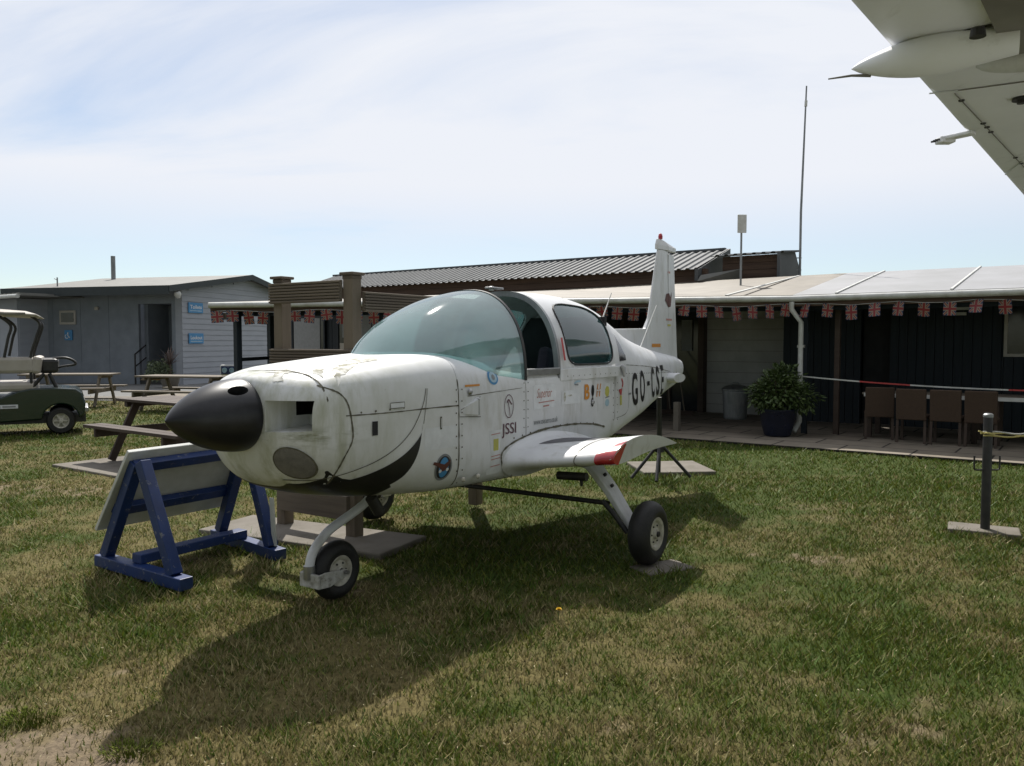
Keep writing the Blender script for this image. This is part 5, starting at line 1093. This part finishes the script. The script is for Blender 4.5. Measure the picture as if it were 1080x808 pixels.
def along(p, q, z0, z1, n_, skip=lambda t_: False):
    for k in range(n_):
        t_ = (k+.5)/n_; r_ = p.lerp(q, t_); sag = .02*math.sin(t_*40)
        yield Vector((r_.x, r_.y, z0+(z1-z0)*t_+sag)), math.atan2((q-p).y, (q-p).x)
first = True; line = []
for (p, q, z0, z1, n_) in ((p0, p1, 1.99, 2.07, 36), (p1, p2, 2.07, 2.07, 22)):
    for pos, rz in along(p, q, z0, z1, n_):
        pos = pos+Vector((0, -.08, 0)); line.append(tuple(pos))
        o = f0 if first else f0.copy()
        if not first: COL.objects.link(o)
        first = False; o.parent = bu; o.location = pos; o.rotation_euler = (random.uniform(-.25, .25), random.uniform(-.14, .14), rz+random.uniform(-.7, .7)); k_ = random.uniform(.8, 1.08); o.scale = (random.uniform(.95, 1.15), 1, k_*1.06)
mb = MB(); mb.tube(line, .004, 5); mb.build('string', M['white_plastic'], bu)

# ------------------------------------------------------------------ veranda furniture
def chair(a, n_, rz, label):
    t_ = thing('chair', label, 'chair', Bw(a, n_, .025), BR+rz, 'brown wicker chairs along the dining tables')
    mb = MB(); mb.box(-.20, .20, -.20, .20, .36, .41); mb.build('seat', M['wicker'], t_, bevel=.015)
    mb = MB(); mb.beam((0, -.20, .34), (0, -.25, .79), .40, .04, (0, 1, 0)); mb.build('backrest', M['wicker'], t_, bevel=.012)
    for x in (-.18, .18):
        for y in (-.18, .18): mb = MB(); mb.beam((x, y, .36), (x*1.03, y*1.08, 0), .035, .035, (0, 1, 0)); mb.build('leg', M['brown_timber'], t_)
    return t_
def aat(px, n_):
    r_ = (px-540)/860.; bx = B0.x+.582*n_; by = B0.y+.813*n_; return (r_*by-bx)/(.813+.582*r_)
chair(aat(928, 1.75), 1.75, R(14), 'first wicker chair, left end of the table, turned slightly')
chair(aat(965, 1.55), 1.55, 0, 'second wicker chair, back to the lawn, left of the middle one')
chair(aat(1001, 1.55), 1.55, 0, 'third wicker chair from the left, back to the lawn')
chair(aat(1038, 1.55), 1.55, 0, 'wicker chair furthest right, directly behind the black bollard')
def dtable(a0, a1, n_, label):
    t_ = thing('dining_table', label, 'table', Bw((a0+a1)/2, n_, .025), BR, 'white-edged tables on the veranda'); L_ = a1-a0
    mb = MB(); mb.box(-L_/2, L_/2, -.38, .38, .66, .69); mb.build('tabletop', M['pale_timber'], t_, bevel=.006)
    mb = MB(); mb.box(-L_/2+.03, L_/2-.03, -.388, -.381, .63, .685); mb.build('edge_strip', M['white_plastic'], t_)
    for x in (-L_/2+.1, L_/2-.1):
        for y in (-.3, .3): mb = MB(); mb.box(x-.035, x+.035, y-.035, y+.035, 0, .66); mb.build('leg', M['brown_timber'], t_)
    return t_
dtable(aat(915, 2.1), aat(1040, 2.1), 2.15, 'long dining table behind the row of wicker chairs'); dtable(aat(1046, 2.1), aat(1046, 2.1)+1.8, 2.15, 'dining table at the right edge beyond the bollard')
tpn = thing('barrier_tape', 'red and white barrier tape stretched across the veranda above the tables', 'tape')
mb = MB(); q0 = Bw(.95, 1.55, 1.0); q1 = Bw(8.0, 1.3, 1.0); npt = 40; N0 = None
for k in range(npt):
    t0, t1 = k/npt, (k+1)/npt; a = q0.lerp(q1, t0); b_ = q0.lerp(q1, t1); sg0 = -.16*4*t0*(1-t0); sg1 = -.16*4*t1*(1-t1)
    a.z = .98+sg0+.03*t0; b_.z = .98+sg1+.03*t1
    mb.add([a-Vector((0, 0, .010)), b_-Vector((0, 0, .010)), b_+Vector((0, 0, .010)), a+Vector((0, 0, .010)), a+Vector((.003, .003, -.010)), b_+Vector((.003, .003, -.010)), b_+Vector((.003, .003, .010)), a+Vector((.003, .003, .010))], [(0, 1, 2, 3), (4, 7, 6, 5), (0, 4, 5, 1), (2, 6, 7, 3)], (1 if (k % 11) < 7 else 0))
mb.build('strip', [M['redst'], M['white_plastic']], tpn)
# plant pot with shrub
pp_ = thing('potted_shrub', 'bushy dark green shrub in a large blue glazed pot by the downpipe', 'potted plant', Bw(1.08, 1.13, .025))
mb = MB(); mb.lathe([(.17, 0), (.20, .02), (.25, .20), (.275, .38), (.29, .40), (.29, .43), (.26, .43), (.24, .37), (.001, .36)], None, 32); mb.build('pot', M['pot'], pp_, smooth=40)
mb = MB()
for k in range(14):
    a = k*2.4; r_ = .1+.3*random.random(); mb.tube([(0, 0, .36), (r_*.4*math.cos(a), r_*.4*math.sin(a), .6), (r_*math.cos(a), r_*math.sin(a), .8+.15*random.random())], [.014, .009, .004], 6)
mb.build('stem', M['brown_timber'], pp_)
lf = MB()
for (c_, r_, n_) in (((0, 0, .72), (.38, .36, .30), 1100), ((-.20, 0, .62), (.28, .26, .24), 600), ((.30, -.02, .60), (.30, .26, .24), 650), ((.05, .0, .95), (.24, .22, .16), 420)):
    for i in range(n_):
        d = Vector((random.gauss(0, 1), random.gauss(0, 1), random.gauss(0, 1)+.2)).normalized(); rr_ = random.random()**.45*(1+.25*math.sin(d.x*6+c_[0]*9)*math.cos(d.z*5)); p = Vector(c_)+Vector((d.x*r_[0], d.y*r_[1], d.z*r_[2]))*rr_
        t1 = (d+Vector((random.gauss(0, .5), random.gauss(0, .5), -.3))).normalized(); b1 = t1.cross(Vector((0, 0, 1))+Vector((random.gauss(0, .4), random.gauss(0, .4), 0))).normalized(); s_ = random.uniform(.03, .055); n1 = t1.cross(b1)
        lf.add([p, p+t1*s_*.9+b1*s_*.45+n1*s_*.12, p+t1*s_*2, p+t1*s_*.9-b1*s_*.45+n1*s_*.12], [(0, 1, 2, 3)])
lf.build('foliage', M['leaf'], pp_, normals=False)
# dustbin
db = thing('dustbin', 'galvanised metal dustbin with lid in front of the white wall', 'dustbin', Bw(aat(776, 3.5), 3.5, .025))
mb = MB(); pr = [(.20, 0), (.21, .02)]+[(.21+.03*k/20+(.006 if k % 2 else 0), .03+.50*k/20) for k in range(21)]+[(.25, .55)]; mb.lathe(pr, None, 40); mb.build('body', M['galv'], db, smooth=30)
mb = MB(); mb.lathe([(.26, .545), (.262, .57), (.20, .62), (.08, .655), (.001, .66)], None, 40, caps=False); ld = mb.build('lid', M['galv'], db, smooth=30)
mb = MB(); mb.tube(smoothline([(-.06, 0, .65), (-.05, 0, .69), (.05, 0, .69), (.06, 0, .65)], 4), .01, 8); mb.build('handle', M['galv'], ld, smooth=50)
# brooms leaning in the corner
for k, (pa0, pa1, lab) in enumerate((((-1.55, 3.6), (-2.2, 4.55), 'long wooden broom leaning left of the white wall, bristles nearest the dustbin'), ((-1.95, 3.8), (-2.45, 4.6), 'second wooden broom leaning against the glazed doors, further left'))):
    br_ = thing('broom', lab, 'broom', Bw(*pa0, .025)); v_ = Bw(*pa1, 1.5)-Bw(*pa0, .025)
    mb = MB(); mb.tube([(0, 0, .08), tuple(v_)], .014, 8); mb.build('handle', M['pale_timber'], br_); mb = MB(); mb.box(-.17, .17, -.03, .03, .0, .09); mb.build('brush_head', M['brown_timber'], br_)
sp = thing('timber_offcuts', 'low stack of old timber planks left of the brooms on the patio', 'timber', Bw(-2.9, 2.4, .025), BR)
for k in range(3): mb = MB(); mb.box(-.55+.1*k, .5-.06*k, -.2+.03*k, .2-.02*k, .075*k, .075*k+.065); mb.build('plank', M['timber_h'], sp, bevel=.005)

# ------------------------------------------------------------------ bollard with rope
bo = thing('bollard_post', 'slim black metal post with side hooks and tied rope at the right of the lawn', 'post', (3.74, 6.38, .02))
mb = MB(); mb.lathe([(.034, 0), (.034, .885), (.030, .90), (.001, .902)], None, 20); mb.build('shaft', M['iron'], bo, smooth=40)
mb = MB(); mb.lathe([(.037, .885), (.037, .905), (.025, .915), (.001, .916)], None, 20); mb.build('cap', M['galv'], bo, smooth=40)
for sg in (1, -1): mb = MB(); mb.tube(smoothline([(sg*.03, 0, .47), (sg*.09, 0, .47), (sg*.10, 0, .50), (sg*.10, 0, .58)], 4), .007, 8); mb.build('hook', M['iron'], bo, smooth=60)
rp = thing('barrier_rope', 'frayed yellow and white rope tied to the black post and running off to the right', 'rope', (3.74, 6.38, .78))
for j, (dz, ph, m_) in enumerate(((0, 0, M['rope']), (.012, 1.6, M['white_plastic']), (-.016, 3.1, M['rope']))):
    pts = [(x, -.035+.015*math.sin(x*9+ph), dz-.035*x+.018*math.sin(x*17+ph)*min(1, x*3)-.02*x*x*(j == 2)*2) for x in np.linspace(-.05, 2.6, 60)]; mb = MB(); mb.tube(pts, .007, 6); mb.build('strand', m_, rp, smooth=60)
mb = MB(); mb.tube([(.045*math.cos(a), .045*math.sin(a), .005*math.sin(a*2)) for a in np.linspace(0, 12.5, 40)], .008, 6); mb.tube([(-.04, -.02, 0), (-.09, -.03, .02)], .006, 5); mb.build('knot', M['rope'], rp, smooth=60)

# ------------------------------------------------------------------ the other aircraft's wing overhead
def gz_(px, py, z):
    p_ = math.atan(44/860); x = (px-540)/860; v = -(py-404)/860; r_ = (x, math.cos(p_)+v*math.sin(p_), -math.sin(p_)+v*math.cos(p_)); t_ = (z-EYE)/r_[2]; return Vector((r_[0]*t_, r_[1]*t_, z))
ZW = 3.1
jw = thing('parked_aircraft', 'pale grey wing of another aircraft seen from below with a pointed fairing, top right', 'aircraft')
eA = gz_(893, 0, ZW); eB = gz_(1080, 208, ZW); ed = (eB-eA).normalized(); nr = Vector((ed.y, -ed.x, 0))     # nr points away from the edge, into the wing
def wp(u, v, z=0): p = eA+ed*u+nr*v; return Vector((p.x, p.y, ZW+z))
# rounded edge section swept along the straight edge
mb = MB(); rings_ = []
for u in np.linspace(-1.2, 9.0, 24):
    rings_.append([wp(u, 3.2, .05), wp(u, .9, .0), wp(u, .25, -.002), wp(u, .04, .0), wp(u, 0, .022), wp(u, .03, .045), wp(u, .3, .09), wp(u, 1.0, .17), wp(u, 3.2, .26)])
mb.rings(rings_); mb.build('wing', M['jet'], jw, smooth=30)
# darker inboard panel
a = gz_(1040, 0, ZW-.005); b_ = gz_(1062, 48, ZW-.005); d_ = (b_-a)
mb = MB(); poly = [a-d_*.9, b_, b_+Vector((2.5, -.2, 0)), a-d_*.9+Vector((2.5, 0, 0))]; mb.add([p-Vector((0, 0, .05)) for p in poly]+[p for p in poly], [(0, 1, 2, 3), (7, 6, 5, 4), (0, 4, 5, 1), (1, 5, 6, 2), (2, 6, 7, 3), (3, 7, 4, 0)]); mb.build('flap', M['jet_dark'], jw)
def edge_line(p, q, w, m, name='panel_gap', dz=-.004):
    a = gz_(*p, ZW-.003); b_ = gz_(*q, ZW-.003); mb = MB(); mb.beam(a+Vector((0, 0, dz)), b_+Vector((0, 0, dz)), w, .004); return mb.build(name, m, jw)
edge_line((958, 45), (1052, 24), .018, M['iron']); edge_line((980, 98), (1010, 95), .02, M['white_st']); edge_line((1010, 95), (1085, 85), .012, M['jet_dark']); edge_line((1007, 98), (1082, 178), .006, M['jet_dark']); edge_line((1060, 184), (1078, 170), .01, M['white_st'])
for p in ((1014, 107), (1037, 131), (1041, 135), (1045, 140), (1071, 167), (1077, 173)):
    c_ = gz_(*p, ZW-.01); mb = MB(); mb.lathe([(.018, 0), (.02, .012)], Matrix.Translation(c_), 12); mb.build('fastener', M['iron'], jw)
c_ = gz_(1078, 106, ZW-.02); mb = MB(); mb.lathe([(.06, 0), (.055, .03)], Matrix.Translation(c_), 16); mb.lathe([(.03, -.02), (.03, .0)], Matrix.Translation(c_), 12); mb.build('hinge', M['iron'], jw)
tag((lambda m_: m_.build('bounce_pad', mat('pale_bounce_pad', (.60, .60, .59), .9, (.52, .52, .51), 2), normals=False))((lambda m_: (m_.add([(1.75, 1.0, .012), (1.75, -5, .012), (11, -5, .012), (11, 6.8, .012), (5.9, 6.8, .012)], [(0, 1, 2, 3, 4)]), m_)[1])(MB())), kind='structure')  # unseen pale pad, added to bounce light up onto the wing underside
lg = gz_(1500, 300, ZW); lg = Vector((5.4, 4.6, 0))
mb = MB(); mb.tube([(lg.x, lg.y, ZW+.02), (lg.x, lg.y, 1.1), (lg.x, lg.y, .32)], [.08, .07, .05], 16); mb.tube([(lg.x, lg.y, .32), (lg.x+.2, lg.y-.1, .32)], .04, 12); mb.build('gear_leg', M['white_plastic'], jw, smooth=50)
mb = MB(); mb.lathe([(.14, -.09), (.28, -.09), (.31, -.05), (.31, .05), (.28, .09), (.14, .09)], Matrix.Translation((lg.x+.2, lg.y-.1, .32)) @ Matrix.Rotation(R(60), 4, 'Z') @ Matrix.Rotation(R(90), 4, 'X'), 36); mb.build('wheel', M['rubber'], jw, smooth=40)
# fairing pod
t0 = gz_(898, 73, ZW-.10); t1 = gz_(1075, 46, ZW-.10); ax = (t1-t0); L_ = ax.length; ax.normalize()
sdv = ax.cross(Vector((0, 0, 1))).normalized(); mb = MB(); rg = []
for k, u in enumerate(np.linspace(0, 1, 22)):
    rr_ = .105*min(1, (1-(1-min(u/.55, 1))**1.9))**.8*(1 if u < .55 else 1-.35*(u-.55)/.45)+.002; c_ = t0+ax*L_*u+Vector((0, 0, .02*u))
    rg.append([c_+sdv*rr_*math.cos(a)+Vector((0, 0, rr_*math.sin(a))) for a in [2*math.pi*j/24 for j in range(24)]])
mb.rings(rg); fp = mb.build('fairing_pod', M['jet'], jw, smooth=50)
mb = MB(); mb.tube([t0+ax*.10+Vector((0, 0, -.05)), t0+ax*.0+Vector((0, 0, -.035)), t0-ax*.12+Vector((0, 0, -.035))], [.010, .007, .004], 8); mb.build('probe', M['jet_dark'], fp)
c_ = gz_(1031, 46, ZW-.22); mb = MB(); mb.lathe([(.035, 0), (.03, .04)], Matrix.Translation(c_+Vector((0, 0, .03))), 16); mb.build('lamp_hole', M['iron'], fp)
c_ = gz_(1040, 68, ZW-.06); mb = MB(); rg = []
for u in np.linspace(0, 1, 10):
    r_ = .085*math.sin(math.pi*min(1, u*.5+.02))**.5*(1 if u < .8 else 1.); cc = c_-ax*.05+ax*.0+ax*.28*u; rr_ = .085*math.sqrt(max(.02, 1-(1-u)**2)); rg.append([cc+sdv*rr_*math.cos(a)+Vector((0, 0, rr_*math.sin(a)*.8)) for a in [2*math.pi*j/20 for j in range(20)]])
mb.rings(rg); mb.build('bulge', M['white_plastic'], jw, smooth=50)
# small bracket on the edge
c_ = gz_(1010, 140, ZW); q_ = gz_(989, 144, ZW)
mb = MB(); mb.beam(c_+Vector((.10, -.05, -.01)), q_+Vector((.04, .0, -.02)), .09, .03); mb.beam(q_+Vector((.12, 0, -.03)), q_+Vector((0, 0, -.03)), .10, .05); mb.build('edge_bracket', M['jet'], jw, bevel=.01)
mb = MB()
for dy in (-.03, .0, .03): mb.tube([q_+Vector((0, dy, -.03)), q_+Vector((-.035, dy, -.035))], .008, 6)
mb.build('bracket_pins', M['iron'], jw)

# ------------------------------------------------------------------ small things in the lawn
fl = thing('dandelion', 'single yellow dandelion in the grass below the wing', 'flower', (.25, 4.35, 0))
mb = MB(); mb.tube([(0, 0, -.01), (.004, 0, .045)], .0025, 6); mb.build('stem', M['leaf'], fl)
mb = MB()
for k in range(36):
    a = k*2.4; e = .15+.9*(k/36); d = Vector((math.cos(a)*math.cos(e), math.sin(a)*math.cos(e), math.sin(e)))*.017; s_ = Vector((-math.sin(a), math.cos(a), 0))*.003; c_ = Vector((.004, 0, .045)); mb.add([c_-s_, c_+s_, c_+d+s_, c_+d-s_], [(0, 1, 2, 3)])
mb.build('petals', mat('dandelion_yellow', (.75, .50, .02), .6), fl, normals=False)
def tuft(x, y, r_, n_, h_, label):
    mb = MB()
    for k in range(n_):
        a = random.uniform(0, 6.28); d = random.random()**.6*r_; px_, py_ = math.cos(a)*d, math.sin(a)*d*.7; L_ = h_*random.uniform(.5, 1.1); la = a+random.uniform(-.8, .8); ln = L_*random.uniform(.2, .9); s_ = .0022
        b1 = Vector((-math.sin(la), math.cos(la), 0))*s_; p = Vector((px_, py_, -.01)); m1 = p+Vector((math.cos(la)*ln*.4, math.sin(la)*ln*.4, L_*.65)); q_ = p+Vector((math.cos(la)*ln, math.sin(la)*ln, L_*.9)); mb.add([p-b1, p+b1, m1+b1, m1-b1, q_], [(0, 1, 2, 3), (3, 2, 4)])
    o = mb.build('grass_tuft', M['tuft'], None, normals=False, loc=(x, y, 0)); return tag(o, label, 'grass tuft', 'grass tufts on the bare soil')
M['tuft'] = mat('tuft_green', (.085, .12, .015), .95, (.12, .13, .03), 40, spec=.05)
tuft(-1.93, 3.17, .12, 300, .032, 'dark grass tuft at the top of the bare soil patch, far left')
tuft(-1.40, 2.92, .11, 240, .03, 'grass tuft at the dark tip of the nose shadow')
tuft(-1.68, 2.70, .10, 200, .028, 'low grass tuft near the bottom left corner')
